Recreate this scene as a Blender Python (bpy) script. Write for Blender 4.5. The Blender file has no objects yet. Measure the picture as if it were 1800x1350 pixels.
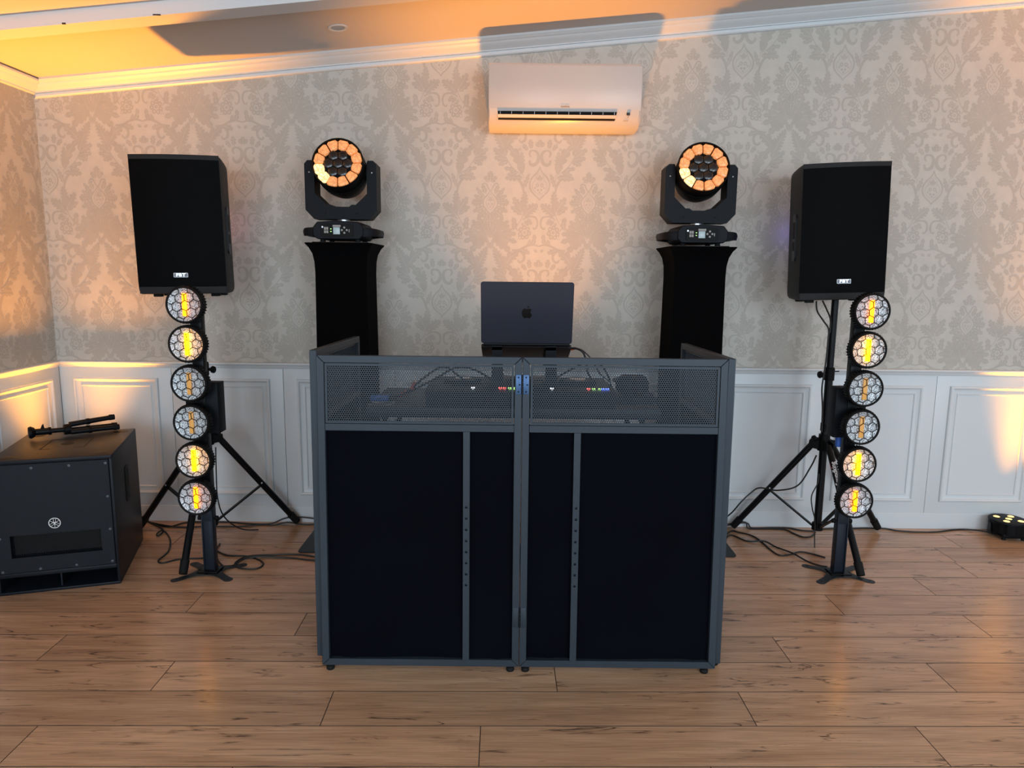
import bpy, bmesh, math, random
from math import sin, cos, pi, radians, tan, sqrt
from mathutils import Vector, Matrix
random.seed(7)
S = bpy.context.scene
C = S.collection

# ------------------------------------------------------------------ camera, world, lights, exposure
f_px, pitch, roll, yaw = 1263.0, 0.155551, 0.0107556, 0.00120065
cam_data = bpy.data.cameras.new('camera')
cam = bpy.data.objects.new('camera', cam_data); C.objects.link(cam)
cam_data.sensor_width = 36; cam_data.lens = 36*f_px/1800
fwd = Vector((sin(yaw)*cos(pitch), cos(yaw)*cos(pitch), -sin(pitch)))
right = Vector((cos(yaw), -sin(yaw), 0)); up = right.cross(fwd)
r2 = right*cos(roll)+up*sin(roll); u2 = -right*sin(roll)+up*cos(roll)
M = Matrix((r2, u2, -fwd)).transposed().to_4x4(); M.translation = Vector((0, 0, 1.42))
cam.matrix_world = M
S.camera = cam

S.view_settings.view_transform = 'Standard'; S.view_settings.look = 'None'
S.view_settings.gamma = 1; S.view_settings.use_curve_mapping = False
S.view_settings.exposure = 0.2

world = bpy.data.worlds.new('world'); S.world = world; world.use_nodes = True
wb = world.node_tree.nodes['Background']
wb.inputs[0].default_value = (0.72, 0.865, 1.0, 1); wb.inputs[1].default_value = 0.86

def area_light(name, loc, target, sx, sy, power, color):
    d = bpy.data.lights.new(name, 'AREA'); d.shape = 'RECTANGLE'; d.size = sx; d.size_y = sy
    d.energy = power; d.color = color
    o = bpy.data.objects.new(name, d); C.objects.link(o); o.location = loc
    o.rotation_euler = (Vector(target)-Vector(loc)).to_track_quat('-Z', 'Y').to_euler()
    return o
# daylight through the tall windows of the far side of the room, behind the camera
area_light('window_daylight', (-1.7, -2.6, 1.75), (-0.9, 2.2, 0.2), 2.6, 1.9, 118, (0.73, 0.87, 1.0))
area_light('window_daylight', (2.4, -2.6, 1.75), (1.2, 2.2, 0.2), 2.6, 1.9, 118, (0.73, 0.87, 1.0))

AMBER = (1.0, 0.345, 0.015)
def spot(name, loc, target, power, ang, blend, size=0.06, color=AMBER):
    d = bpy.data.lights.new(name, 'SPOT'); d.energy = power; d.color = color
    d.spot_size = radians(ang); d.spot_blend = blend; d.shadow_soft_size = size
    o = bpy.data.objects.new(name, d); C.objects.link(o); o.location = loc
    o.rotation_euler = (Vector(target)-Vector(loc)).to_track_quat('-Z', 'Y').to_euler()
    return o
spot('uplight_beam', (-2.33, 3.755, 0.125), (-1.98, 3.34, 2.4), 500, 57, 1.0)
spot('uplight_beam', (0.14, 3.33, 0.125), (0.15, 3.60, 2.5), 300, 54, 1.0)
spot('uplight_beam', (2.76, 3.81, 0.125), (3.08, 3.22, 2.7), 760, 57, 1.0)

# ------------------------------------------------------------------ materials
def new_mat(name):
    m = bpy.data.materials.new(name); m.use_nodes = True
    nt = m.node_tree
    return m, nt, nt.nodes['Principled BSDF']
def mat(name, col, rough=0.5, metal=0.0, var=0.08, scale=30, bump=0.0, bscale=200, emit=None, estr=0, spec=None, coat=0):
    m, nt, b = new_mat(name)
    tc = nt.nodes.new('ShaderNodeTexCoord')
    n = nt.nodes.new('ShaderNodeTexNoise'); n.inputs['Scale'].default_value = scale; n.inputs['Detail'].default_value = 3
    nt.links.new(tc.outputs['Object'], n.inputs['Vector'])
    mx = nt.nodes.new('ShaderNodeMix'); mx.data_type = 'RGBA'
    mx.inputs['A'].default_value = (*[c*(1-var) for c in col], 1); mx.inputs['B'].default_value = (*[min(1, c*(1+var)) for c in col], 1)
    nt.links.new(n.outputs['Fac'], mx.inputs['Factor']); nt.links.new(mx.outputs['Result'], b.inputs['Base Color'])
    b.inputs['Roughness'].default_value = rough; b.inputs['Metallic'].default_value = metal
    if spec is not None: b.inputs['Specular IOR Level'].default_value = spec
    if coat: b.inputs['Coat Weight'].default_value = coat; b.inputs['Coat Roughness'].default_value = 0.1
    if bump:
        n2 = nt.nodes.new('ShaderNodeTexNoise'); n2.inputs['Scale'].default_value = bscale; n2.inputs['Detail'].default_value = 2
        nt.links.new(tc.outputs['Object'], n2.inputs['Vector'])
        bp = nt.nodes.new('ShaderNodeBump'); bp.inputs['Strength'].default_value = bump; bp.inputs['Distance'].default_value = 0.002
        nt.links.new(n2.outputs['Fac'], bp.inputs['Height']); nt.links.new(bp.outputs['Normal'], b.inputs['Normal'])
    if emit:
        b.inputs['Emission Color'].default_value = (*emit, 1); b.inputs['Emission Strength'].default_value = estr
    return m

WHITE = mat('white_satin_paint', (0.64, 0.68, 0.695), 0.38, var=0.02, scale=4)
CEIL = mat('ceiling_paint', (0.60, 0.56, 0.53), 0.85, var=0.02, scale=3)
BEAMM = mat('beam_paint', (0.66, 0.66, 0.66), 0.7, var=0.02, scale=3)
FRAME = mat('grey_powder_coat', (0.024, 0.034, 0.045), 0.45, 0.2, 0.12, 6, 0.05, 900, spec=0.35)
FABRIC = mat('black_stretch_fabric', (0.0020, 0.0025, 0.0045), 0.8, 0, 0.3, 3, 0.15, 700, spec=0.03)
TOTEMF = mat('black_lycra', (0.0018, 0.0018, 0.002), 0.9, 0, 0.2, 5, 0.1, 700, spec=0.04)
BLACK = mat('black_plastic', (0.003, 0.0033, 0.0036), 0.5, 0, 0.2, 20, 0.1, 600, spec=0.12)
BLACKM = mat('black_metal', (0.0045, 0.005, 0.006), 0.38, 0.1, 0.2, 20, spec=0.22)
RUBBER = mat('black_rubber', (0.006, 0.006, 0.006), 0.7, 0, 0.2, 20, spec=0.2)
DGREY = mat('dark_grey_plastic', (0.0065, 0.0078, 0.0105), 0.5, 0, 0.15, 20, 0.1, 500, spec=0.12)
CAB = mat('speaker_cabinet_texture', (0.016, 0.0165, 0.017), 0.6, 0, 0.2, 120, 0.4, 420, spec=0.2)
SUBM = mat('subwoofer_paint', (0.0060, 0.0078, 0.0115), 0.43, 0, 0.15, 120, 0.25, 350, spec=0.2)
VOID = mat('dark_inside', (0.002, 0.002, 0.002), 0.9)  # near-black colour stands in for the shade inside slots, grips and holes
CABLE = mat('black_cable_rubber', (0.008, 0.008, 0.008), 0.5)
SILVER = mat('silver_metal', (0.55, 0.56, 0.58), 0.3, 0.9, 0.05, 40)
SCREWM = mat('zinc_screw', (0.10, 0.11, 0.12), 0.4, 0.6)
BADGE = mat('silver_badge', (0.42, 0.43, 0.45), 0.35, 0.6, 0.05, 40)
BLUEST = mat('blued_steel_hinge', (0.045, 0.10, 0.21), 0.4, 0.5, 0.15, 60)
TXTW = mat('white_print', (0.75, 0.75, 0.75), 0.6)
TXTD = mat('dark_print', (0.02, 0.02, 0.025), 0.6)
TXTG = mat('grey_print', (0.30, 0.28, 0.26), 0.6)
TXTR = mat('red_print', (0.5, 0.02, 0.02), 0.6)
ACW = mat('white_ac_plastic', (0.50, 0.49, 0.475), 0.35, var=0.02, scale=5)
LAPT = mat('space_black_aluminium', (0.040, 0.043, 0.060), 0.38, 0.7, 0.06, 8)
LOGOB = mat('black_mirror_logo', (0.004, 0.004, 0.004), 0.25, 0.2)
LAPU = mat('laptop_underside', (0.03, 0.026, 0.03), 0.25, 0.7, 0.1, 10)
BLUEP = mat('blue_plastic', (0.03, 0.10, 0.38), 0.45)
REDP = mat('red_plastic', (0.5, 0.04, 0.03), 0.45)
ORANGEP = mat('orange_plastic', (0.75, 0.12, 0.03), 0.45)
TABLE = mat('dark_table_board', (0.016, 0.020, 0.026), 0.5, 0, 0.2, 12)
SCREEN = mat('lit_display', (0.15, 0.2, 0.22), 0.3, emit=(0.45, 0.58, 0.62), estr=0.35)
GLED = mat('green_led', (0.2, 0.6, 0.1), 0.4, emit=(0.5, 1, 0.25), estr=1.2)
RLED = mat('red_led', (0.6, 0.1, 0.1), 0.4, emit=(1, 0.08, 0.06), estr=2.5)
BLED = mat('blue_led', (0.1, 0.1, 0.6), 0.4, emit=(0.08, 0.15, 1), estr=3)
WLED = mat('white_led', (0.7, 0.7, 0.7), 0.4, emit=(0.9, 0.95, 1), estr=1.6)
FIL_ON = mat('lit_filament', (0.8, 0.5, 0.0), 0.5, emit=(1, 0.36, 0.0), estr=14)
FIL_UP = mat('lit_filament_amber', (0.8, 0.5, 0.0), 0.5, emit=(1, 0.20, 0.0), estr=4.0)
FIL_DIM = mat('dim_filament', (0.55, 0.30, 0.08), 0.5, emit=(1, 0.42, 0.08), estr=0.22)
LED_ON = mat('lit_par_lens', (0.9, 0.6, 0.2), 0.3, emit=(1, 0.72, 0.22), estr=1.6)

def lens_mat(name, e, st):
    m, nt, b = new_mat(name)
    tc = nt.nodes.new('ShaderNodeTexCoord'); v = nt.nodes.new('ShaderNodeTexVoronoi'); v.inputs['Scale'].default_value = 130
    nt.links.new(tc.outputs['Object'], v.inputs['Vector'])
    cr = nt.nodes.new('ShaderNodeValToRGB'); nt.links.new(v.outputs['Distance'], cr.inputs[0])
    cr.color_ramp.elements[0].color = (*e, 1); cr.color_ramp.elements[0].position = 0.2
    cr.color_ramp.elements[1].color = (e[0]*0.45, e[1]*0.36, e[2]*0.3, 1); cr.color_ramp.elements[1].position = 0.7
    nt.links.new(cr.outputs[0], b.inputs['Emission Color']); b.inputs['Emission Strength'].default_value = st
    b.inputs['Base Color'].default_value = (0.7, 0.35, 0.15, 1); b.inputs['Roughness'].default_value = 0.15
    return m
LENS_ON = lens_mat('lit_amber_lens', (1, 0.38, 0.12), 0.66)
LENS_HOT = lens_mat('bright_amber_lens', (1, 0.72, 0.36), 1.9)
LENS_OFF = mat('dark_lens', (0.012, 0.010, 0.010), 0.12, 0, 0.3, 200, 0.6, 300, coat=0.6)

def reflector_mat():
    m, nt, b = new_mat('pebbled_reflector')
    tc = nt.nodes.new('ShaderNodeTexCoord'); v = nt.nodes.new('ShaderNodeTexVoronoi'); v.inputs['Scale'].default_value = 300
    v.feature = 'SMOOTH_F1'
    nt.links.new(tc.outputs['Object'], v.inputs['Vector'])
    bp = nt.nodes.new('ShaderNodeBump'); bp.inputs['Strength'].default_value = 0.75; bp.inputs['Distance'].default_value = 0.003
    nt.links.new(v.outputs['Distance'], bp.inputs['Height']); nt.links.new(bp.outputs['Normal'], b.inputs['Normal'])
    cr = nt.nodes.new('ShaderNodeValToRGB'); nt.links.new(v.outputs['Distance'], cr.inputs[0])
    cr.color_ramp.elements[0].position = 0.30; cr.color_ramp.elements[0].color = (0.86, 0.90, 0.92, 1)  # pale and dark speckle paints the reflector's sparkle into its base colour
    cr.color_ramp.elements[1].position = 0.62; cr.color_ramp.elements[1].color = (0.13, 0.15, 0.17, 1)
    nt.links.new(cr.outputs[0], b.inputs['Base Color']); b.inputs['Metallic'].default_value = 0.35
    b.inputs['Roughness'].default_value = 0.3
    return m
REFL = reflector_mat()

def grille_mat(name, col, scale):
    m, nt, b = new_mat(name)
    tc = nt.nodes.new('ShaderNodeTexCoord'); v = nt.nodes.new('ShaderNodeTexVoronoi'); v.inputs['Scale'].default_value = scale
    v.inputs['Randomness'].default_value = 0
    nt.links.new(tc.outputs['Object'], v.inputs['Vector'])
    cr = nt.nodes.new('ShaderNodeValToRGB'); nt.links.new(v.outputs['Distance'], cr.inputs[0])
    cr.color_ramp.elements[0].color = (0.001, 0.001, 0.001, 1); cr.color_ramp.elements[0].position = 0.38
    cr.color_ramp.elements[1].color = (*col, 1); cr.color_ramp.elements[1].position = 0.52
    nt.links.new(cr.outputs[0], b.inputs['Base Color']); b.inputs['Roughness'].default_value = 0.55
    b.inputs['Specular IOR Level'].default_value = 0.25
    return m
GRILLE = mat('perforated_grille', (0.0020, 0.0022, 0.0027), 0.6, 0, 0.35, 420, 0.3, 380, spec=0.05)

def paper_mat(name, col, var, rough):
    m, nt, b = new_mat(name)
    tc = nt.nodes.new('ShaderNodeTexCoord'); mp = nt.nodes.new('ShaderNodeMapping'); nt.links.new(tc.outputs['Object'], mp.inputs[0])
    mp.inputs['Scale'].default_value = (40, 40, 900)
    n = nt.nodes.new('ShaderNodeTexNoise'); n.inputs['Scale'].default_value = 1; n.inputs['Detail'].default_value = 3
    nt.links.new(mp.outputs[0], n.inputs['Vector'])
    n3 = nt.nodes.new('ShaderNodeTexNoise'); n3.inputs['Scale'].default_value = 22; n3.inputs['Detail'].default_value = 4
    nt.links.new(tc.outputs['Object'], n3.inputs['Vector'])
    ad = nt.nodes.new('ShaderNodeMath'); ad.operation = 'ADD'; nt.links.new(n.outputs['Fac'], ad.inputs[0]); nt.links.new(n3.outputs['Fac'], ad.inputs[1])
    mr = nt.nodes.new('ShaderNodeMapRange'); nt.links.new(ad.outputs[0], mr.inputs[0]); mr.inputs[1].default_value = 0.7; mr.inputs[2].default_value = 1.3
    mx = nt.nodes.new('ShaderNodeMix'); mx.data_type = 'RGBA'
    mx.inputs['A'].default_value = (*[c*(1-var) for c in col], 1); mx.inputs['B'].default_value = (*[c*(1+var) for c in col], 1)
    nt.links.new(mr.outputs[0], mx.inputs['Factor']); nt.links.new(mx.outputs['Result'], b.inputs['Base Color'])
    bp = nt.nodes.new('ShaderNodeBump'); bp.inputs['Strength'].default_value = 0.12; bp.inputs['Distance'].default_value = 0.001
    nt.links.new(n.outputs['Fac'], bp.inputs['Height']); nt.links.new(bp.outputs['Normal'], b.inputs['Normal'])
    b.inputs['Roughness'].default_value = rough
    return m
PAPER = paper_mat('wallpaper_ground', (0.53, 0.505, 0.45), 0.05, 0.6)
MOTIF = paper_mat('wallpaper_damask_print', (0.435, 0.410, 0.360), 0.05, 0.55)

def wood_mat():
    m, nt, b = new_mat('oak_laminate')
    N = nt.nodes.new; L = nt.links.new
    tc = N('ShaderNodeTexCoord'); oi = N('ShaderNodeObjectInfo')
    off = N('ShaderNodeVectorMath'); off.operation = 'SCALE'; off.inputs[0].default_value = (37.0, 91.0, 53.0)
    L(oi.outputs['Random'], off.inputs['Scale'])
    av = N('ShaderNodeVectorMath'); av.operation = 'ADD'; L(tc.outputs['Object'], av.inputs[0]); L(off.outputs[0], av.inputs[1])
    def noise(scale_vec, detail, dist=0.0):
        mp = N('ShaderNodeMapping'); mp.inputs['Scale'].default_value = scale_vec; L(av.outputs[0], mp.inputs[0])
        n = N('ShaderNodeTexNoise'); n.inputs['Scale'].default_value = 1; n.inputs['Detail'].default_value = detail
        n.inputs['Distortion'].default_value = dist; L(mp.outputs[0], n.inputs['Vector']); return n
    n1 = noise((1.3, 13, 1), 4, 1.2)       # broad figure
    n2 = noise((7, 260, 1), 4, 0.3)        # fine grain
    n3 = noise((0.9, 11, 1), 6, 2.2)       # dark cracks
    n4 = noise((4.5, 9, 1), 3, 1.0)        # knots
    cr = N('ShaderNodeValToRGB'); L(n1.outputs['Fac'], cr.inputs[0])
    e = cr.color_ramp.elements
    e[0].position = 0.28; e[0].color = (0.365, 0.208, 0.120, 1)
    e[1].position = 0.72; e[1].color = (0.56, 0.345, 0.207, 1)
    k = e.new(0.5); k.color = (0.47, 0.282, 0.164, 1)
    g = N('ShaderNodeMapRange'); L(n2.outputs['Fac'], g.inputs[0]); g.inputs[1].default_value = 0.3; g.inputs[2].default_value = 0.7
    g.inputs[3].default_value = 0.76; g.inputs[4].default_value = 1.16
    mg = N('ShaderNodeMix'); mg.data_type = 'RGBA'; mg.blend_type = 'MULTIPLY'; mg.inputs['Factor'].default_value = 1
    L(cr.outputs[0], mg.inputs['A']); L(g.outputs[0], mg.inputs['B'])
    # thin dark streaks where noise is near its middle
    sb = N('ShaderNodeMath'); sb.operation = 'SUBTRACT'; L(n3.outputs['Fac'], sb.inputs[0]); sb.inputs[1].default_value = 0.5
    ab = N('ShaderNodeMath'); ab.operation = 'ABSOLUTE'; L(sb.outputs[0], ab.inputs[0])
    st = N('ShaderNodeMapRange'); L(ab.outputs[0], st.inputs[0]); st.inputs[1].default_value = 0.0; st.inputs[2].default_value = 0.017
    st.inputs[3].default_value = 1.0; st.inputs[4].default_value = 0.0
    kn = N('ShaderNodeMapRange'); L(n4.outputs['Fac'], kn.inputs[0]); kn.inputs[1].default_value = 0.46; kn.inputs[2].default_value = 0.60
    mu = N('ShaderNodeMath'); mu.operation = 'MULTIPLY'; L(st.outputs[0], mu.inputs[0]); L(kn.outputs[0], mu.inputs[1])
    dk = N('ShaderNodeMix'); dk.data_type = 'RGBA'; L(mu.outputs[0], dk.inputs['Factor'])
    L(mg.outputs['Result'], dk.inputs['A']); dk.inputs['B'].default_value = (0.075, 0.042, 0.028, 1)
    # plank to plank tone
    tv = N('ShaderNodeMapRange'); L(oi.outputs['Random'], tv.inputs[0]); tv.inputs[3].default_value = 0.90; tv.inputs[4].default_value = 1.08
    tm = N('ShaderNodeMix'); tm.data_type = 'RGBA'; tm.blend_type = 'MULTIPLY'; tm.inputs['Factor'].default_value = 1
    L(dk.outputs['Result'], tm.inputs['A']); L(tv.outputs[0], tm.inputs['B'])
    L(tm.outputs['Result'], b.inputs['Base Color'])
    rr = N('ShaderNodeMapRange'); L(n2.outputs['Fac'], rr.inputs[0]); rr.inputs[3].default_value = 0.17; rr.inputs[4].default_value = 0.28
    L(rr.outputs[0], b.inputs['Roughness'])
    bp = N('ShaderNodeBump'); bp.inputs['Strength'].default_value = 0.10; bp.inputs['Distance'].default_value = 0.001
    L(n2.outputs['Fac'], bp.inputs['Height']); L(bp.outputs['Normal'], b.inputs['Normal'])
    return m
WOOD = wood_mat()
UNDER = mat('dark_joint', (0.035, 0.020, 0.013), 0.8)
INLAY = mat('grey_inlay', (0.10, 0.10, 0.11), 0.4, 0.4)
POSTM = mat('blue_grey_post', (0.013, 0.018, 0.028), 0.45, 0.2, 0.1, 20, spec=0.3)
PLATE = mat('grey_steel_plate', (0.020, 0.024, 0.028), 0.45, 0.3, 0.1, 20, spec=0.3)

# ------------------------------------------------------------------ geometry helpers
def orth(d):
    d = Vector(d).normalized()
    a = Vector((0, 0, 1)) if abs(d.z) < 0.9 else Vector((1, 0, 0))
    u = d.cross(a).normalized(); return u, d.cross(u).normalized()
class MB:
    def __init__(self): self.v = []; self.f = []
    def add(self, vs, fs):
        o = len(self.v); self.v += [tuple(p) for p in vs]; self.f += [tuple(i+o for i in q) for q in fs]; return self
    def box(self, lo, hi, bev=0.0, M=None):
        if bev <= 0:
            x0, y0, z0 = lo; x1, y1, z1 = hi
            vs = [Vector(p) for p in ((x0,y0,z0),(x1,y0,z0),(x1,y1,z0),(x0,y1,z0),(x0,y0,z1),(x1,y0,z1),(x1,y1,z1),(x0,y1,z1))]
            fs = [(0,3,2,1),(4,5,6,7),(0,1,5,4),(1,2,6,5),(2,3,7,6),(3,0,4,7)]
        else:
            bm = bmesh.new(); bmesh.ops.create_cube(bm, size=1)
            c = (Vector(lo)+Vector(hi))/2; s = Vector(hi)-Vector(lo)
            for v in bm.verts: v.co = Vector((v.co.x*s.x, v.co.y*s.y, v.co.z*s.z))+c
            bmesh.ops.bevel(bm, geom=bm.edges[:], offset=bev, segments=2, affect='EDGES', profile=0.5)
            bm.verts.index_update(); vs = [v.co.copy() for v in bm.verts]; fs = [[v.index for v in f.verts] for f in bm.faces]; bm.free()
        if M: vs = [M @ v for v in vs]
        return self.add(vs, fs)
    def cyl(self, p0, p1, r0, r1=None, n=20, cap=True):
        r1 = r0 if r1 is None else r1
        p0, p1 = Vector(p0), Vector(p1); u, w = orth(p1-p0)
        vs = [p0+(u*cos(2*pi*i/n)+w*sin(2*pi*i/n))*r0 for i in range(n)]+[p1+(u*cos(2*pi*i/n)+w*sin(2*pi*i/n))*r1 for i in range(n)]
        fs = [(i, (i+1) % n, n+(i+1) % n, n+i) for i in range(n)]
        if cap: fs += [tuple(range(n-1, -1, -1)), tuple(range(n, 2*n))]
        return self.add(vs, fs)
    def lathe(self, prof, p0, axis, n=32, close=False):
        # prof: (radius, distance along axis)
        p0 = Vector(p0); a = Vector(axis).normalized(); u, w = orth(a); vs = []; fs = []
        for r, t in prof:
            for i in range(n): vs.append(p0+a*t+(u*cos(2*pi*i/n)+w*sin(2*pi*i/n))*max(r, 1e-5))
        k = len(prof)
        for j in range(k-1 if not close else k):
            for i in range(n):
                j2 = (j+1) % k
                fs.append((j*n+i, j*n+(i+1) % n, j2*n+(i+1) % n, j2*n+i))
        return self.add(vs, fs)
    def tube(self, pts, r, n=8):
        pts = [Vector(p) for p in pts]; vs = []; fs = []; pu = None
        for i, p in enumerate(pts):
            d = (pts[min(i+1, len(pts)-1)]-pts[max(i-1, 0)]).normalized()
            if pu is None: u, w = orth(d)
            else:
                u = (pu-d*pu.dot(d))
                u = u.normalized() if u.length > 1e-6 else orth(d)[0]
                w = d.cross(u)
            pu = u
            vs += [p+(u*cos(2*pi*k/n)+w*sin(2*pi*k/n))*r for k in range(n)]
        for i in range(len(pts)-1):
            for k in range(n): fs.append((i*n+k, i*n+(k+1) % n, (i+1)*n+(k+1) % n, (i+1)*n+k))
        fs += [tuple(range(n-1, -1, -1)), tuple((len(pts)-1)*n+k for k in range(n))]
        return self.add(vs, fs)
    def prism(self, poly, a, b, plane='xz', M=None, bev=0.0):
        # polygon (2d) extruded between a and b on the remaining axis
        n = len(poly)
        def P(q, t):
            return Vector((q[0], t, q[1])) if plane == 'xz' else Vector((q[0], q[1], t)) if plane == 'xy' else Vector((t, q[0], q[1]))
        vs = [P(q, a) for q in poly]+[P(q, b) for q in poly]
        fs = [tuple(range(n)), tuple(range(2*n-1, n-1, -1))]+[(i, n+i, n+(i+1) % n, (i+1) % n) for i in range(n)]
        if bev > 0:
            bm = bmesh.new(); bv = [bm.verts.new(v) for v in vs]
            for q in fs: bm.faces.new([bv[i] for i in q])
            bmesh.ops.recalc_face_normals(bm, faces=bm.faces[:])
            bmesh.ops.bevel(bm, geom=bm.edges[:], offset=bev, segments=1, affect='EDGES')
            bm.verts.index_update(); vs = [v.co.copy() for v in bm.verts]; fs = [[v.index for v in q.verts] for q in bm.faces]; bm.free()
        if M: vs = [M @ v for v in vs]
        return self.add(vs, fs)
    def rings(self, loops, cap_last=True, cap_first=False):
        # loops: list of equal-length closed loops of 3d points
        n = len(loops[0]); vs = [p for l in loops for p in l]; fs = []
        for j in range(len(loops)-1):
            for i in range(n): fs.append((j*n+i, j*n+(i+1) % n, (j+1)*n+(i+1) % n, (j+1)*n+i))
        if cap_last: fs.append(tuple((len(loops)-1)*n+i for i in range(n)))
        if cap_first: fs.append(tuple(range(n-1, -1, -1)))
        return self.add(vs, fs)
    def mesh(self, name, m, smooth=35, recalc=True):
        me = bpy.data.meshes.new(name); me.from_pydata(self.v, [], self.f)
        if recalc:
            bm = bmesh.new(); bm.from_mesh(me); bmesh.ops.recalc_face_normals(bm, faces=bm.faces[:]); bm.to_mesh(me); bm.free()
        me.materials.append(m)
        if smooth:
            me.shade_smooth(); me.set_sharp_from_angle(angle=radians(smooth))
        me.update(); return me
    def build(self, name, m, parent=None, smooth=35, recalc=True):
        return link(name, self.mesh(name, m, smooth, recalc), parent)
def link(name, me, parent=None):
    o = bpy.data.objects.new(name, me); C.objects.link(o)
    if parent: o.parent = parent
    return o
def thing(name, label, cat, loc=(0, 0, 0), rotz=0, group=None):
    o = bpy.data.objects.new(name, None); C.objects.link(o); o.empty_display_size = 0.1
    o.location = loc; o.rotation_euler = (0, 0, rotz)
    return tag(o, label, cat, group)
def tag(o, label, cat, group=None):
    o['label'] = label; o['category'] = cat
    if group: o['group'] = group
    return o
def struct(o): o['kind'] = 'structure'; return o
def copy_tree(o, parent=None):
    c = o.copy(); C.objects.link(c)
    if parent: c.parent = parent
    for ch in list(o.children): copy_tree(ch, c)
    return c
def smooth_path(pts, sub=8):
    pts = [Vector(p) for p in pts]; out = []
    for i in range(len(pts)-1):
        p0 = pts[max(i-1, 0)]; p1 = pts[i]; p2 = pts[i+1]; p3 = pts[min(i+2, len(pts)-1)]
        for k in range(sub):
            t = k/sub
            out.append(0.5*((2*p1)+(p2-p0)*t+(2*p0-5*p1+4*p2-p3)*t*t+(3*p1-p0-3*p2+p3)*t**3))
    return out+[pts[-1]]
def text_obj(name, s, size, m, parent, Mloc, extrude=0.0006, shear=0.0, bold=0.0, spacing=1.0):
    cu = bpy.data.curves.new(name, 'FONT'); cu.body = s; cu.size = size; cu.align_x = 'CENTER'; cu.align_y = 'CENTER'
    cu.extrude = extrude; cu.shear = shear; cu.offset = bold; cu.space_character = spacing; cu.resolution_u = 3
    tmp = bpy.data.objects.new(name, cu); C.objects.link(tmp)
    dg = bpy.context.evaluated_depsgraph_get(); me = bpy.data.meshes.new_from_object(tmp.evaluated_get(dg))
    bpy.data.objects.remove(tmp); bpy.data.curves.remove(cu)
    me.materials.clear(); me.materials.append(m); me.name = name
    o = link(name, me, parent); o.matrix_local = Mloc; return o
FACE = Matrix.Rotation(pi/2, 4, 'X')    # text lying in xy -> upright facing -y

# ------------------------------------------------------------------ room shell
W = 3.924            # back wall
XL = -2.497          # left wall
def ceil_z(x): return 2.359+0.0974*(x-XL)
YF = -0.01454        # planks lie a touch askew of the wall

fl = MB().box((XL-0.1, -4.6, -0.06), (5.6, W+0.1, -0.012)).build('floor', UNDER, None, 0); struct(fl)
# planks: seams and joint positions
fx = Vector((cos(YF), -sin(YF), 0)); fd = Vector((sin(YF), cos(YF), 0))
PW, PL = 0.1887, 1.3836
def plank_mesh(x0, x1, d):
    g, ch = 0.0004, 0.0013        # painted v-groove along every edge
    mb = MB().rings([[(x0+g+c, g+c, z), (x1-g-c, g+c, z), (x1-g-c, d-g-c, z), (x0+g+c, d-g-c, z)] for c, z in ((0, -0.011), (0, -0.0012), (ch, 0.0))])
    me = mb.mesh('plank', WOOD, 0); me.materials.append(UNDER)
    for p in me.polygons:
        if p.normal.z < 0.9: p.material_index = 1
    return me
pm_cache = {}
base_d = 1.8873
offs = {0: -0.055, 1: 0.823, 2: 0.202, 3: 1.083, 4: 0.582, 5: 1.461, 6: 1.967, 7: 0.90, 8: 2.297, 9: 2.45, 10: 0.5, -1: 0.62, -2: 1.2, -3: 0.3, -4: 0.9}
far_planks = MB()
rotF = Matrix.Rotation(YF, 4, 'Z') if False else Matrix((( fx.x, fd.x, 0, 0), (fx.y, fd.y, 0, 0), (0, 0, 1, 0), (0, 0, 0, 1)))
for row in range(-34, 11):
    y0 = base_d+row*PW
    x = offs.get(row, (row*0.53) % PL)-6*PL
    while x < 4.7:
        xa, xb = max(x, XL-0.06), min(x+PL, 4.7); x_ = x; x += PL
        if xb-xa > 0.03:
            d = min(PW, W+0.03-y0)
            if row < -8:
                far_planks.box(*[tuple(rotF @ Vector(p)) for p in ((xa+0.0011, y0+0.0011, -0.011), (xb-0.0011, y0+d-0.0011, 0.0))]); continue
            key = (round(xa-x_, 3), round(xb-x_, 3), round(d, 3))
            if key not in pm_cache: pm_cache[key] = plank_mesh(key[0], key[1], d)
            o = link('plank', pm_cache[key], fl); o.matrix_local = rotF @ Matrix.Translation((x_, y0, 0))

fp_ = far_planks.build('plank_field', WOOD, fl, 0); fp_['kind'] = 'stuff'

# back wall, left wall
bw = MB().prism([(XL-0.1, -0.05), (5.6, -0.05), (5.6, ceil_z(5.6)+0.05), (XL-0.1, ceil_z(XL-0.1)+0.05)], W, W+0.12).build('wall_back', PAPER, None, 0); struct(bw)
lw = MB().box((XL-0.12, -4.6, -0.05), (XL, W+0.02, 2.42)).build('wall_left', PAPER, None, 0); struct(lw)
cl = MB().prism([(XL-0.1, ceil_z(XL-0.1)), (5.6, ceil_z(5.6)), (5.6, ceil_z(5.6)+0.1), (XL-0.1, ceil_z(XL-0.1)+0.1)], -4.6, W+0.1).build('ceiling', CEIL, None, 0); struct(cl)
bm_ = MB()
slope = math.atan(0.0974)
def beam_poly(y0, y1, x0, x1, drop):
    vs = []
    for x in (x0, x1):
        for y, dz in ((y0, 0.02), (y1, 0.02), (y1, -drop), (y0, -drop)): vs.append((x, y, ceil_z(x)+dz))
    return vs, [(0,1,2,3), (7,6,5,4), (0,4,5,1), (1,5,6,2), (2,6,7,3), (3,7,4,0)]
beam = MB().add(*beam_poly(3.05, 3.155, XL-0.05, 5.5, 0.053)).build('trim_1', BEAMM, None, 0); struct(beam)
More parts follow.
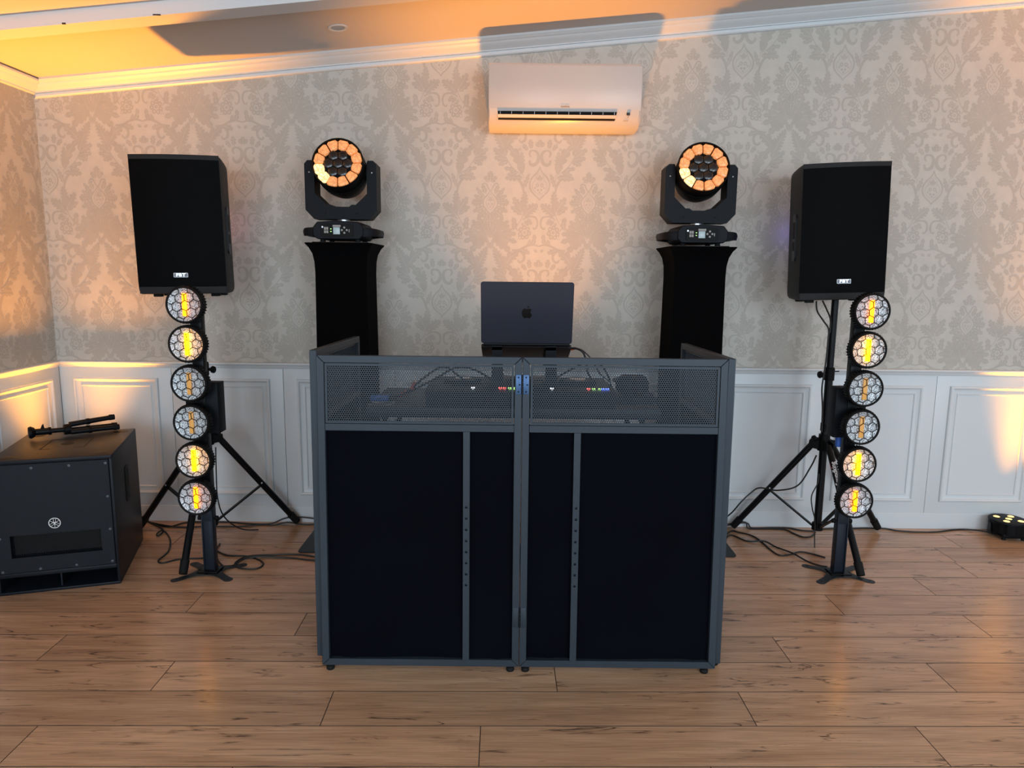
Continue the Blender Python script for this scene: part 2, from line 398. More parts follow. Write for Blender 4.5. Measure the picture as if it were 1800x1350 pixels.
ck = MB().box((-1.44, 3.0485, ceil_z(-1.43)-0.0525), (-1.41, 3.052, ceil_z(-1.43)-0.0475)).box((-1.805, 3.0485, ceil_z(-1.8)-0.0535), (-1.79, 3.054, ceil_z(-1.8)-0.047), 0.001).build('chipped_edge', TXTD, beam, 0)

# cornice: profile as (out from wall, down from ceiling edge)
corn = [(0.0, 0.0), (0.062, 0.0), (0.062, 0.010), (0.056, 0.016), (0.052, 0.022), (0.048, 0.024), (0.044, 0.032), (0.032, 0.042), (0.020, 0.050), (0.016, 0.053), (0.016, 0.058), (0.008, 0.059), (0.008, 0.064), (0.013, 0.066), (0.013, 0.076), (0.009, 0.081), (0.0, 0.083)]
def sweep(prof, A, B, out, downv, shiftA=0, shiftB=0):
    A, B, out, downv = Vector(A), Vector(B), Vector(out), Vector(downv); dirv = (B-A).normalized()
    la = [A+out*o+downv*d+dirv*(o*shiftA) for o, d in prof]; lb = [B+out*o+downv*d-dirv*(o*shiftB) for o, d in prof]
    return MB().rings([la, lb], True, True)
cb = sweep([(o*1.35, d*0.95) for o, d in corn], (XL, W, ceil_z(XL)), (5.5, W, ceil_z(5.5)), (0, -1, 0), (0, 0, -1), 1, 0).build('trim_2', WHITE, None, 30); struct(cb)
corl = [c for c in corn if c[1] <= 0.06]+[(0.0, 0.062)]
cw = sweep([(o*1.3, d*0.95) for o, d in corl], (XL, W, ceil_z(XL)), (XL, -4.4, ceil_z(XL)), (1, 0, 0), (0, 0, -1), 1, 0).build('trim_3', WHITE, None, 30); struct(cw)
# chair rail
rail = [(0.0, 0.0), (0.034, 0.0), (0.036, 0.003), (0.036, 0.008), (0.030, 0.011), (0.028, 0.015), (0.022, 0.020), (0.020, 0.026), (0.014, 0.030), (0.012, 0.036), (0.0, 0.036)]
rb = sweep(rail, (XL, W, 0.911), (5.5, W, 0.911), (0, -1, 0), (0, 0, -1), 1, 0).build('trim_4', WHITE, None, 30); struct(rb)
rl = sweep(rail, (XL, W, 0.911), (XL, -4.4, 0.911), (1, 0, 0), (0, 0, -1), 1, 0).build('trim_5', WHITE, None, 30); struct(rl)
base = [(0.0, 0.0), (0.012, 0.0), (0.015, 0.003), (0.015, 0.0915), (0.0, 0.0915)]
bb = sweep(base, (XL, W, 0.0915), (5.5, W, 0.0915), (0, -1, 0), (0, 0, -1), 1, 0).build('baseboard_back', WHITE, None, 30); struct(bb)
bl_ = sweep(base, (XL, W, 0.0915), (XL, -4.4, 0.0915), (1, 0, 0), (0, 0, -1), 1, 0).build('baseboard_left', WHITE, None, 30); struct(bl_)

# wainscot: boards with raised mouldings
def wain_board(w):
    return MB().box((0.0012, -0.011, 0.0915), (w-0.0012, 0.002, 0.880), 0.0012).mesh('wainscot_panel', WHITE, 30)
prof_m = [(0.0, 0.0), (0.0, 0.008), (0.003, 0.013), (0.009, 0.0155), (0.014, 0.013), (0.018, 0.007), (0.026, 0.0035), (0.040, 0.0025), (0.0415, 0.007), (0.0445, 0.0085), (0.048, 0.006), (0.049, 0.002)]
def wain_mould(w):
    x0, x1, z0, z1 = 0.075, w-0.073, 0.160, 0.820
    return MB().rings([[(x0+i, -0.0105-d, z0+i), (x1-i, -0.0105-d, z0+i), (x1-i, -0.0105-d, z1-i), (x0+i, -0.0105-d, z1-i)] for i, d in prof_m]).mesh('moulding', WHITE, 25)
PWD = 0.615
wbm, wmm = wain_board(PWD), wain_mould(PWD)
def add_panel(parent, M, bme, mme):
    p = link('wainscot_panel', bme, parent); p.matrix_local = M
    if mme: link('moulding', mme, p)
for k in range(4): add_panel(bw, Matrix.Translation((-2.486+k*PWD, W, 0)), wbm, wmm)
for k in range(-3, 5): add_panel(bw, Matrix.Translation((2.346+k*PWD, W, 0)), wbm, wmm)
gap = MB().box((-0.026, W-0.011, 0.0915), (0.501, W, 0.880), 0.001).build('wainscot_panel', WHITE, bw, 30)
for k in range(0, 8):
    y1 = W-0.011-k*PWD
    add_panel(lw, Matrix.Translation((XL, y1-PWD, 0)) @ Matrix.Rotation(pi/2, 4, 'Z'), wbm, wmm)

# ---- damask print, raised a fraction of a millimetre
def damask_tile():
    Q = []   # list of quads in (u, v); each shape is a list
    def shape(quads, axis=False):
        Q.append(quads)
        if not axis: Q.append([[(-u, v) for u, v in q] for q in quads])
    def leaf(b, t, w, nl=4, bend=0.0, axis=False):
        w = w*1.15; b = Vector(b); t = Vector(t); d = t-b; n = Vector((-d.y, d.x))
        c = (b+t)/2+n*bend
        N = max(7, nl*7); P = []
        for i in range(N+1):
            s = i/N; p = b*(1-s)**2+c*2*s*(1-s)+t*s*s
            tg = ((c-b)*2*(1-s)+(t-c)*2*s).normalized(); P.append((s, p, tg, Vector((-tg.y, tg.x))))
        for sg in (1, -1):
            quads = []
            prev = None
            for s, p, tg, nn in P:
                env = max(0.0, sin(pi*min(1, 0.06+0.94*s)**0.85))**0.75
                ph = (s*nl) % 1.0 if s < 1 else 1.0
                lobe = 0.26+0.74*sin(pi*min(1, ph*0.93+0.05))**0.6
                ww = w*env*lobe
                g = min(2.2, 0.14*w)*(1-0.6*s)
                a = p+nn*sg*min(g, ww*0.5); e = p+nn*sg*ww+tg*ww*0.55
                if s >= 0.999: a = p; e = p+tg*2
                if prev: quads.append([tuple(prev[0]), tuple(a), tuple(e), tuple(prev[1])])
                prev = (a, e)
            if axis: Q.append(quads)
            else: shape(quads)
    def rib(pts, w, taper=True, sub=5):
        P = smooth_path([(p[0], p[1], 0) for p in pts], sub); n = len(P); quads = []; prev = None
        for i, p in enumerate(P):
            d = (P[min(i+1, n-1)]-P[max(i-1, 0)]).normalized(); nn = Vector((-d.y, d.x, 0))
            ww = w*0.5*(0.35+0.65*sin(pi*(0.08+0.84*i/(n-1))) if taper else 1)
            a, b_ = p+nn*ww, p-nn*ww
            if prev: quads.append([prev[0][:2], a[:2], b_[:2], prev[1][:2]])
            prev = (a, b_)
        shape([[tuple(x) for x in q] for q in quads])
    def blob(c, rx, ry, hole=0.0, axis=False, n=12):
        quads = []
        for i in range(n):
            a0, a1 = 2*pi*i/n, 2*pi*(i+1)/n
            quads.append([(c[0]+rx*cos(a0), c[1]+ry*sin(a0)), (c[0]+rx*cos(a1), c[1]+ry*sin(a1)), (c[0]+rx*hole*cos(a1), c[1]+ry*hole*sin(a1)), (c[0]+rx*hole*cos(a0), c[1]+ry*hole*sin(a0))])
        shape(quads, axis)
    # ogee medallion on the first axis
    rib([(0, -18), (8, 10), (26, 42), (62, 78), (90, 122), (97, 168), (84, 215), (48, 257), (14, 288), (0, 312)], 17)
    rib([(0, 42), (28, 70), (46, 98), (42, 118), (64, 140), (72, 178), (56, 216), (22, 246), (0, 260)], 6)
    leaf((0, 122), (0, 62), 12, 1, 0, True); leaf((5, 126), (36, 84), 9, 1, -0.15); blob((22, 165), 17, 20, 0.45); blob((16, 210), 11, 12); blob((0, 235), 9, 9, 0, True); blob((44, 190), 9, 10)
    # under it
    leaf((150, 470), (12, 352), 46, 5, 0.12)
    rib([(158, 60), (152, 200), (149, 300), (153, 400), (166, 470), (200, 540), (250, 600), (300, 645)], 7)
    rib([(152, 250), (165, 180), (190, 130), (222, 104)], 26); leaf((150, 190), (104, 52), 20, 4)
    leaf((158, 430), (140, 222), 36, 6); leaf((166, 425), (258, 282), 36, 4); leaf((168, 455), (280, 372), 24, 3)
    rib([(160, 500), (120, 476), (70, 468), (30, 485), (16, 530), (24, 575), (48, 592), (58, 574)], 20)
    leaf((118, 486), (72, 548), 18, 2); leaf((142, 505), (106, 560), 17, 2); leaf((170, 525), (146, 574), 14, 2)
    leaf((252, 602), (262, 478), 28, 2, -0.25); leaf((285, 636), (338, 520), 24, 3)
    rib([(300, 645), (268, 592), (228, 585), (206, 612)], 14)
    # palmette on the second axis
    leaf((472, 682), (432, 500), 28, 2, 0.1); leaf((455, 662), (356, 466), 38, 4); leaf((424, 628), (300, 508), 32, 4)
    leaf((430, 640), (222, 640), 40, 4); leaf((440, 644), (214, 724), 38, 3); leaf((442, 652), (284, 818), 46, 3); leaf((456, 664), (346, 778), 34, 3)
    leaf((472, 792), (424, 694), 20, 2, 0.3)
    # rosette
    for k in range(7):
        a = 2*pi*k/7+0.3; blob((142+44*cos(a), 626+50*sin(a)), 22, 24, 0.35)
    blob((142, 626), 15, 16, 0.3); blob((196, 668), 7, 7); blob((184, 690), 7, 7); blob((204, 690), 6, 6)
    # tall feathers
    leaf((330, 1052), (452, 768), 46, 9, -0.05); leaf((336, 1062), (456, 982), 32, 3); leaf((320, 1086), (446, 1070), 30, 3)
    leaf((308, 1104), (404, 1136), 26, 3); leaf((328, 1012), (345, 850), 22, 2)
    # large heart scroll
    rib([(155, 1240), (235, 1192), (300, 1122), (346, 1022), (346, 930), (300, 842), (236, 800), (172, 806)], 8)
    leaf((172, 1226), (328, 946), 46, 4, -0.22); leaf((322, 962), (196, 826), 50, 3, 0.28)
    rib([(238, 818), (180, 815), (144, 852), (150, 902), (186, 922), (206, 896)], 26)
    leaf((168, 1216), (176, 1010), 36, 5, 0.1); leaf((200, 1150), (222, 1000), 22, 3)
    rib([(60, 1000), (26, 1020), (14, 1066), (28, 1114), (64, 1140), (96, 1124), (100, 1092)], 34)
    rib([(60, 1000), (92, 1006), (102, 1036), (86, 1062)], 22); blob((196, 990), 14, 15, 0.4); blob((160, 968), 12, 13, 0.4)
    leaf((86, 985), (96, 894), 24, 3); leaf((120, 1002), (166, 938), 20, 3)
    leaf((0, 972), (0, 898), 26, 3, 0, True); leaf((6, 972), (42, 922), 15, 1)
    rib([(0, 762), (60, 746), (120, 760), (190, 795), (262, 800)], 22); leaf((190, 792), (88, 832), 28, 3)
    leaf((72, 758), (46, 640), 22, 2, -0.2); leaf((52, 792), (14, 820), 12, 1); leaf((118, 770), (90, 690), 16, 1, -0.2)
    leaf((166, 95), (338, 104), 34, 4, -0.1); leaf((240, 1186), (348, 1168), 22, 2); leaf((210, 1204), (320, 1236), 22, 3)
    # medallion on the second axis
    rib([(480, 216), (462, 250), (434, 280), (410, 320), (414, 366), (440, 406), (468, 434), (480, 448)], 13)
    rib([(480, 250), (460, 285), (440, 320), (441, 355), (456, 385), (480, 410)], 6)
    leaf((480, 332), (480, 274), 12, 1, 0, True); blob((464, 350), 10, 12, 0.4); blob((480, 378), 8, 8, 0, True); blob((462, 312), 8, 9)
    leaf((480, 132), (480, 32), 30, 4, 0, True); leaf((470, 142), (420, 84), 20, 2)
    rib([(474, 222), (456, 190), (442, 160), (420, 150), (396, 166)], 16)
    leaf((436, 252), (404, 166), 24, 2); leaf((420, 292), (340, 190), 20, 3); leaf((410, 312), (318, 264), 22, 3); leaf((406, 336), (296, 336), 38, 4)
    leaf((420, 376), (310, 426), 28, 3); leaf((440, 408), (360, 482), 34, 3); leaf((464, 432), (424, 514), 28, 3); leaf((480, 444), (480, 538), 26, 3, 0, True)
    return Q
TILE = damask_tile()
SX, SZ = 0.5206/960, 0.622/1168
def paper(wall, along0, lo, hi, zlo, ztop, place):
    vs, fs = [], []
    kmin, kmax = int((lo-along0)/0.5206)-1, int((hi-along0)/0.5206)+1
    for k in range(kmin, kmax+1):
        for j in range(-2, 4):
            ax, zt = along0+k*0.5206, 1.959+j*0.622
            for si, quads in enumerate(TILE):
                off = 0.00025+0.000003*(si % 90)
                for q in quads:
                    P = [(ax+u*SX, zt-v*SZ) for u, v in q]
                    mx = sum(p[0] for p in P)/4; mz = sum(p[1] for p in P)/4
                    if mx < lo or mx > hi or mz < zlo or mz > ztop(mx): continue
                    o = len(vs); vs += [place(a, z, off) for a, z in P]; fs.append((o, o+1, o+2, o+3))
    me = bpy.data.meshes.new('wallpaper_pattern'); me.from_pydata(vs, [], fs); me.materials.append(MOTIF); me.update()
    o = link('wallpaper_pattern', me, wall); o['kind'] = 'stuff'
paper(bw, -0.381, XL+0.004, 3.7, 0.9, lambda x: ceil_z(x)-0.05, lambda a, z, off: (a, W-off, z))
paper(lw, 3.44, 1.6, W-0.004, 0.9, lambda y: ceil_z(XL)-0.03, lambda a, z, off: (XL+off, a, z))

# downlight in the ceiling
dl = thing('downlight', 'small round recessed downlight in the ceiling near the beam', 'light', (-0.816, 3.526, ceil_z(-0.816)))
dl.rotation_euler = (0, -slope, 0)
MB().lathe([(0.030, 0.0), (0.045, 0.0), (0.046, 0.003), (0.044, 0.006), (0.034, 0.005), (0.030, 0.0)], (0, 0, 0), (0, 0, -1), 32).build('trim_ring', WHITE, dl)
MB().lathe([(0.0, 0.001), (0.030, 0.001), (0.030, 0.004), (0.024, 0.002), (0.0, 0.002)], (0, 0, 0), (0, 0, -1), 24).build('lamp', BADGE, dl)

# ------------------------------------------------------------------ air conditioner
ac = thing('air_conditioner', 'white wall-mounted split air conditioner under the cornice', 'air conditioner', (0.2505, W-0.001, 2.137))
hw = 0.376
sec = [(0.0, 0.0), (-0.05, -0.012), (-0.15, -0.006), (-0.195, 0.012), (-0.225, 0.05), (-0.238, 0.10), (-0.242, 0.18), (-0.236, 0.275), (-0.228, 0.285), (0.0, 0.287)]
def ac_loop(x, k):
    return [(x, y*k if y < -0.1 else y, z) for y, z in sec]
body = MB().rings([[(x, max(min(y, 0), -1)*s, 0.14+(z-0.14)*s2) for y, z in sec] for x, s, s2 in ((-hw, 0.97, 0.985), (-hw+0.006, 1, 1), (hw-0.012, 1, 1), (hw, 0.95, 0.97))], True, True)
body.build('body', ACW, ac, 40)
fp = MB().rings([[(x, y-0.004*s, z) for y, z in ((-0.2255, 0.068), (-0.2365, 0.105), (-0.2415, 0.18), (-0.236, 0.272), (-0.22, 0.272), (-0.22, 0.068))] for x, s in ((-hw+0.001, 0.5), (-hw+0.004, 1), (hw-0.01, 1), (hw-0.004, 0.5))], True, True)
fp.build('front_panel', ACW, ac, 40)
# outlet slot: flat near-black face painted as its inner shade, along the lower front
MB().add([(-0.330, -0.2345, 0.060), (0.255, -0.2345, 0.060), (0.247, -0.214, 0.022), (-0.328, -0.214, 0.022)], [(0, 1, 2, 3)]).build('outlet_slot', VOID, ac, 0)
for (z0, y0, z1, y1) in ((0.044, -0.2335, 0.031, -0.2235),):
    MB().rings([[(x, y0-0.004, z0), (x, y0+0.004, z0), (x, y1+0.004, z1), (x, y1-0.004, z1)] for x in (-0.329, 0.250)], True, True).build('louvre', ACW, ac, 0)
for k in range(11):
    x = -0.318+k*0.056
    MB().box((x-0.0012, -0.2365, 0.046), (x+0.0012, -0.230, 0.058)).build('vane', BADGE, ac, 0)
MB().box((0.303, -0.2345, 0.046), (0.319, -0.228, 0.058), 0.001).build('receiver_window', TXTD, ac, 0)
MB().box((0.309, -0.2275, 0.037), (0.314, -0.222, 0.042), 0.001).build('button', TXTG, ac, 0)
text_obj('lettering', 'DAIKIN', 0.0125, TXTG, ac, Matrix.Translation((0.0, -0.2392, 0.082)) @ Matrix.Rotation(radians(-14), 4, 'X') @ FACE, 0.0008)
text_obj('lettering', 'inverter', 0.0075, TXTG, ac, Matrix.Translation((0.303, -0.2125, 0.024)) @ Matrix.Rotation(radians(-35), 4, 'X') @ FACE, 0.0008)

# ------------------------------------------------------------------ DJ booth
LEAN = radians(2.35)
booth = thing('dj_booth', 'grey steel folding facade booth with black fabric front and perforated top', 'dj booth', (0.038, 2.385, 0.0))
PH, PWID, T = 1.112, 0.702, 0.025     # panel height, width, tube
Z0 = 0.020
def perforated(w, h, z0, x0, pitch=0.00786, r=0.0027, t=0.0012):
    mb = MB(); rowh = pitch*sqrt(3)/2; R = pitch/sqrt(3)
    nx = int(w/pitch); nz = int(h/rowh); xo = x0+(w-(nx-0.5)*pitch)/2; zo = z0+(h-(nz-1)*rowh)/2
    n = 6; ang = [pi/6+2*pi*i/6 for i in range(6)]
    for j in range(nz):
        for i in range(nx):
            if j % 2 and i == nx-1: continue
            cx, cz = xo+i*pitch+(pitch/2 if j % 2 else 0), zo+j*rowh
            vs = []
            for a in ang: vs.append((cx+R*cos(a), 0, cz+R*sin(a)))
            for k in range(12): vs.append((cx+r*cos(pi/6+k*pi/6), 0, cz+r*sin(pi/6+k*pi/6)))
            for k in range(12): vs.append((cx+r*cos(pi/6+k*pi/6), t, cz+r*sin(pi/6+k*pi/6)))
            fs = []
            for k in range(6):
                a, b = k, (k+1) % 6; h0, h1, h2 = 6+2*k, 6+2*k+1, 6+(2*k+2) % 12
                fs += [(a, h1, h0), (a, b, h1), (b, h2, h1)]
            for k in range(12): fs.append((6+k, 6+(k+1) % 12, 18+(k+1) % 12, 18+k))
            mb.add(vs, fs)
    # flat rim around the hole field
    X0, X1, ZA, ZB = xo-pitch*0.5, xo+(nx-0.5)*pitch+pitch*0.5, zo-R*0.75, zo+(nz-1)*rowh+R*0.75
    for a, b, c, d in ((x0, xo-pitch*0.45, z0, z0+h), (xo+(nx-0.5)*pitch-pitch*0.05, x0+w, z0, z0+h), (x0, x0+w, z0, ZA), (x0, x0+w, ZB, z0+h)):
        mb.add([(a, 0.0003, c), (b, 0.0003, c), (b, 0.0003, d), (a, 0.0003, d)], [(0, 1, 2, 3)])
    return mb
def frame_mb(w, mitre=True):
    mb = MB(); d = 0.025; e = 0.0006
    zt, zb = Z0+PH, Z0
    def rail(poly): mb.prism(poly, 0, d, 'xz', None, 0.0012)
    rail([(e, zb), (w-e, zb), (w-T-e, zb+T), (T+e, zb+T)])
    rail([(0, zb+e), (T, zb+T+e), (T, zt-T-e), (0, zt-e)])
    rail([(w, zb+e), (w, zt-e), (w-T, zt-T-e), (w-T, zb+T+e)])
    rail([(T+e, zt-T), (w-T-e, zt-T), (w-e, zt), (e, zt)])
    rail([(T+0.0005, Z0+0.852), (w-T-0.0005, Z0+0.852), (w-T-0.0005, Z0+0.877), (T+0.0005, Z0+0.877)])
    return mb
perf_mesh = perforated(PWID-2*T-0.008, 0.207, Z0+0.8785, T+0.004).mesh('perforated_sheet', FRAME, 0)
mfr = MB()
def rect_ring(mb, x0, x1, z0, z1, t, y0, y1):
    o = [(x0, z0), (x1, z0), (x1, z1), (x0, z1)]; i = [(x0+t, z0+t), (x1-t, z0+t), (x1-t, z1-t), (x0+t, z1-t)]
    mb.rings([[(p[0], y0, p[1]) for p in i], [(p[0], y0, p[1]) for p in o], [(p[0], y1, p[1]) for p in o], [(p[0], y1, p[1]) for p in i], [(p[0], y0, p[1]) for p in i]], False)
rect_ring(mfr, T+0.003, PWID-T-0.003, Z0+0.8785, Z0+1.0845, 0.0075, -0.0005, 0.014)
insert_mesh = mfr.mesh('insert_frame', FRAME, 30)
def fabric_mesh(x0, x1, z0, z1, seed):
    rnd = random.Random(seed); mb = MB(); nx, nz = 24, 30; vs = []; fs = []
    for j in range(nz+1):
        for i in range(nx+1):
            u, v = i/nx, j/nz
            d = 0.004*sin(5.1*u+3*v+seed)*sin(4*v+seed*2)*sin(pi*u)
            d += 0.006*math.exp(-v*14)*sin(9*u+seed*3)+0.004*math.exp(-((u-0.08)**2+v*v)*40)*sin(40*(u+v))
            d += 0.004*math.exp(-((u-0.92)**2+v*v)*50)*sin(46*(u-v))
            vs.append((x0+(x1-x0)*u, 0.017+d, z0+(z1-z0)*v))
    for j in range(nz):
        for i in range(nx):
            a = j*(nx+1)+i; fs.append((a, a+1, a+nx+2, a+nx+1))
    return mb.add(vs, fs).mesh('fabric_panel', FABRIC, 180, False)
def bar_mesh(xc):
    mb = MB(); w = 0.0115; zs = [Z0+0.303+k*0.0404 for k in range(8)]; hs = 0.0042
    z0, z1 = Z0+T, Z0+0.852; y0 = -0.0004
    edges = [z0]
    for z in zs: edges += [z-hs, z+hs]
    edges.append(z1)
    def quad(x0, x1, a, b): mb.add([(x0, y0, a), (x1, y0, a), (x1, y0, b), (x0, y0, b)], [(0, 1, 2, 3)])
    quad(xc-w, xc-hs, z0, z1); quad(xc+hs, xc+w, z0, z1)
    for k in range(0, len(edges)-1, 2): quad(xc-hs, xc+hs, edges[k], edges[k+1])
    mb.add([(xc-w, y0, z0), (xc-w, y0+0.012, z0), (xc-w, y0+0.012, z1), (xc-w, y0, z1)], [(0, 1, 2, 3)])
    mb.add([(xc+w, y0, z0), (xc+w, y0+0.012, z0), (xc+w, y0+0.012, z1), (xc+w, y0, z1)], [(0, 1, 2, 3)])
    mb.add([(xc-w, y0+0.012, z0), (xc+w, y0+0.012, z0), (xc+w, y0+0.012, z1), (xc-w, y0+0.012, z1)], [(0, 1, 2, 3)])
    for z in zs:
        for s in (-1, 1):
            mb.add([(xc+s*hs, y0, z-hs), (xc+s*hs, y0+0.010, z-hs), (xc+s*hs, y0+0.010, z+hs), (xc+s*hs, y0, z+hs)], [(0, 1, 2, 3)])
            mb.add([(xc-hs, y0, z+s*hs), (xc-hs, y0+0.010, z+s*hs), (xc+hs, y0+0.010, z+s*hs), (xc+hs, y0, z+s*hs)], [(0, 1, 2, 3)])
    return mb.mesh('divider_bar', FRAME, 30, False)
def foot_mesh(x, drop):
    return MB().cyl((x, 0.0125, Z0+0.001), (x, 0.0125, Z0-0.002), 0.014, 0.014, 18).cyl((x, 0.0125, Z0), (x, 0.0125, Z0-drop+0.012), 0.0045, 0.0045, 10).lathe([(0.0, Z0-drop), (0.0125, Z0-drop), (0.0145, Z0-drop+0.003), (0.0145, Z0-drop+0.011), (0.012, Z0-drop+0.014), (0.0, Z0-drop+0.014)], (x, 0.0125, 0), (0, 0, 1), 18).mesh('levelling_foot', RUBBER, 40)
def make_panel(parent, Mx, barx, seed, feet, drop=0.0195):
    p = link('panel_frame', frame_mb(PWID).mesh('panel_frame', FRAME, 30), parent); p.matrix_local = Mx
    link('perforated_sheet', perf_mesh, p).location = (0, 0.004, 0)
    link('insert_frame', insert_mesh, p)
    link('fabric_panel', fabric_mesh(T-0.001, PWID-T+0.001, Z0+T-0.001, Z0+0.853, seed), p)
    if barx: link('divider_bar', bar_mesh(barx), p)
    for x in feet: link('levelling_foot', foot_mesh(x, drop), p)
    return p
ROT = Matrix.Rotation(-LEAN, 4, 'X')
make_panel(booth, ROT @ Matrix.Translation((-0.703, 0, 0)), 0.513, 1.0, (0.026, 0.672))
make_panel(booth, ROT @ Matrix.Translation((0.001, 0, 0)), 0.192, 2.3, (0.022, 0.666))
WLEAN = Matrix.Rotation(-radians(1.2), 4, 'X')
dy = 1.13*(sin(LEAN)-sin(radians(1.2)))
# wings: panel turned 90 degrees, standing just outside the front
make_panel(booth, Matrix.Translation((-0.7305, dy+0.716, 0)) @ WLEAN @ Matrix.Rotation(-pi/2, 4, 'Z'), None, 3.1, (0.03, 0.66), 0.0165)
make_panel(booth, Matrix.Translation((0.7315, dy+0.012, 0)) @ WLEAN @ Matrix.Rotation(pi/2, 4, 'Z'), None, 4.7, (0.03, 0.66), 0.0165)
# hinges at the middle seam
hp = MB().box((-0.0215, -0.0025, 1.005), (-0.002, -0.0008, 1.072), 0.0006).box((0.002, -0.0025, 1.005), (0.0225, -0.0008, 1.072), 0.0006)
h1 = hp.build('hinge', BLUEST, booth, 30); h1.matrix_local = ROT; h1['label'] = 'blued steel upper hinge'
k1 = MB()
for z in (1.006, 1.0195, 1.033, 1.0465, 1.060): k1.cyl((0.0003, -0.004, z), (0.0003, -0.004, z+0.0122), 0.0036, 0.0036, 12)
k1.build('knuckle', BLACKM, h1, 40)
for sx in (-0.013, 0.0135):
    for z in (1.014, 1.038, 1.063):
        MB().lathe([(0.0, 0.0016), (0.0018, 0.0014), (0.003, 0.0)], (sx+(0.004 if z == 1.038 else 0), -0.0025, z), (0, -1, 0), 10).build('screw', BLACKM, h1, 40)
h2 = MB().box((-0.0225, -0.002, 0.168), (-0.002, -0.0008, 0.242), 0.0005).box((0.002, -0.002, 0.168), (0.0225, -0.0008, 0.242), 0.0005).build('hinge', FRAME, booth, 30); h2.matrix_local = ROT
k2 = MB()
for z in (0.170, 0.1845, 0.199, 0.2135, 0.228): k2.cyl((0.0003, -0.0035, z), (0.0003, -0.0035, z+0.013), 0.0034, 0.0034, 12)
k2.build('knuckle', BLACKM, h2, 40)

# ------------------------------------------------------------------ table and gear behind the facade
TZ = 0.925
tb = thing('folding_table', 'dark folding table standing behind the grey facade booth', 'table', (0.03, 2.80, 0))
MB().box((-0.56, -0.22, TZ-0.037), (0.52, 0.22, TZ), 0.004).build('tabletop', TABLE, tb)
for x in (-0.50, 0.46):
    for y in (-0.17, 0.17):
        MB().cyl((x, y, 0.0), (x, y, 0.025), 0.014, 0.014, 12).cyl((x, y, 0.02), (x, y, TZ-0.041), 0.011, 0.011, 12).build('leg', BLACKM, tb)
ct = thing('dj_controller', 'wide black controller with lit pads on the table behind the mesh', 'controller', (0.02, 2.80, TZ))
body = MB().prism([(-0.20, 0.0), (-0.20, 0.058), (-0.17, 0.066), (0.20, 0.055), (0.20, 0.0)], -0.335, 0.365, 'yz').build('body', DGREY, ct, 20)
for x in (-0.21, 0.24):
    j = MB().lathe([(0.0, 0.020), (0.068, 0.020), (0.072, 0.016), (0.074, 0.0), (0.0, 0.0)], (x, -0.02, 0.060), (0, 0, 1), 40).build('jog_wheel', BLACK, ct)
    MB().lathe([(0.0, 0.003), (0.030, 0.003), (0.032, 0.0)], (x, -0.02, 0.080), (0, 0, 1), 24).build('jog_display', SILVER, j)
for i, (x, m) in enumerate(((-0.06, RLED), (-0.045, RLED), (-0.025, GLED), (-0.010, GLED), (0.010, WLED), (0.265, RLED), (0.285, GLED), (0.305, GLED), (0.32, BLED), (0.335, BLED), (-0.16, WLED), (0.13, WLED))):
    MB().box((x-0.006, -0.196, 0.0655), (x+0.006, -0.180, 0.0725), 0.001).build('pad', m, ct)
for k in range(4): MB().cyl((-0.030+k*0.028, 0.0, 0.06), (-0.030+k*0.028, 0.0, 0.078), 0.008, 0.007, 14).build('knob', BLACKM, ct)

hpn = thing('headphones', 'black over-ear headphones resting on the right of the table behind the mesh', 'headphones', (0.47, 2.755, TZ+0.022))
MB().prism([(-0.05, 0.0), (0.07, 0.0), (0.07, 0.001), (-0.05, 0.001)], -0.04, 0.04).build('pouch', BLACK, hpn)
for x, s in ((-0.027, -1), (0.030, 1)):
    cpx = MB().lathe([(0.0, -0.018), (0.03, -0.018), (0.040, -0.010), (0.041, 0.002), (0.034, 0.014), (0.018, 0.020), (0.0, 0.021)], (x, 0, 0.043), (s*0.5, -0.8, 0.1), 28).build('ear_cup', BLACK, hpn)
    MB().lathe([(0.022, 0.0), (0.038, -0.004), (0.040, -0.014), (0.026, -0.02)], (x-s*0.008, 0.014, 0.042), (s*0.5, -0.8, 0.1), 24).build('ear_pad', RUBBER, cpx)
MB().tube(smooth_path([(-0.035, 0.02, 0.05), (-0.06, 0.08, 0.05), (-0.02, 0.14, 0.045), (0.03, 0.14, 0.045), (0.065, 0.08, 0.05), (0.036, 0.02, 0.05)], 6), 0.008, 10).build('headband', BLACK, hpn)
bx = thing('audio_interface', 'flat dark audio box under the black headphones', 'audio device', (0.47, 2.775, TZ))
MB().box((-0.09, -0.07, 0.0), (0.09, 0.13, 0.022), 0.003).build('case', DGREY, bx)
MB().box((-0.07, -0.0712, 0.006), (-0.02, -0.0695, 0.016)).build('front_plate', BLACK, bx)
bc = thing('power_adapter', 'blue and black power connector lying on the left of the table behind the mesh', 'connector', (-0.50, 2.70, TZ))
MB().box((-0.036, -0.012, 0.0), (0.036, 0.012, 0.024), 0.004).build('body', BLUEP, bc)
MB().cyl((0.034, 0, 0.012), (0.052, 0, 0.012), 0.009, 0.006, 12).build('strain_relief', BLACK, bc)
MB().cyl((-0.034, 0, 0.012), (-0.046, 0, 0.012), 0.010, 0.010, 14).build('collar', BLACK, bc)

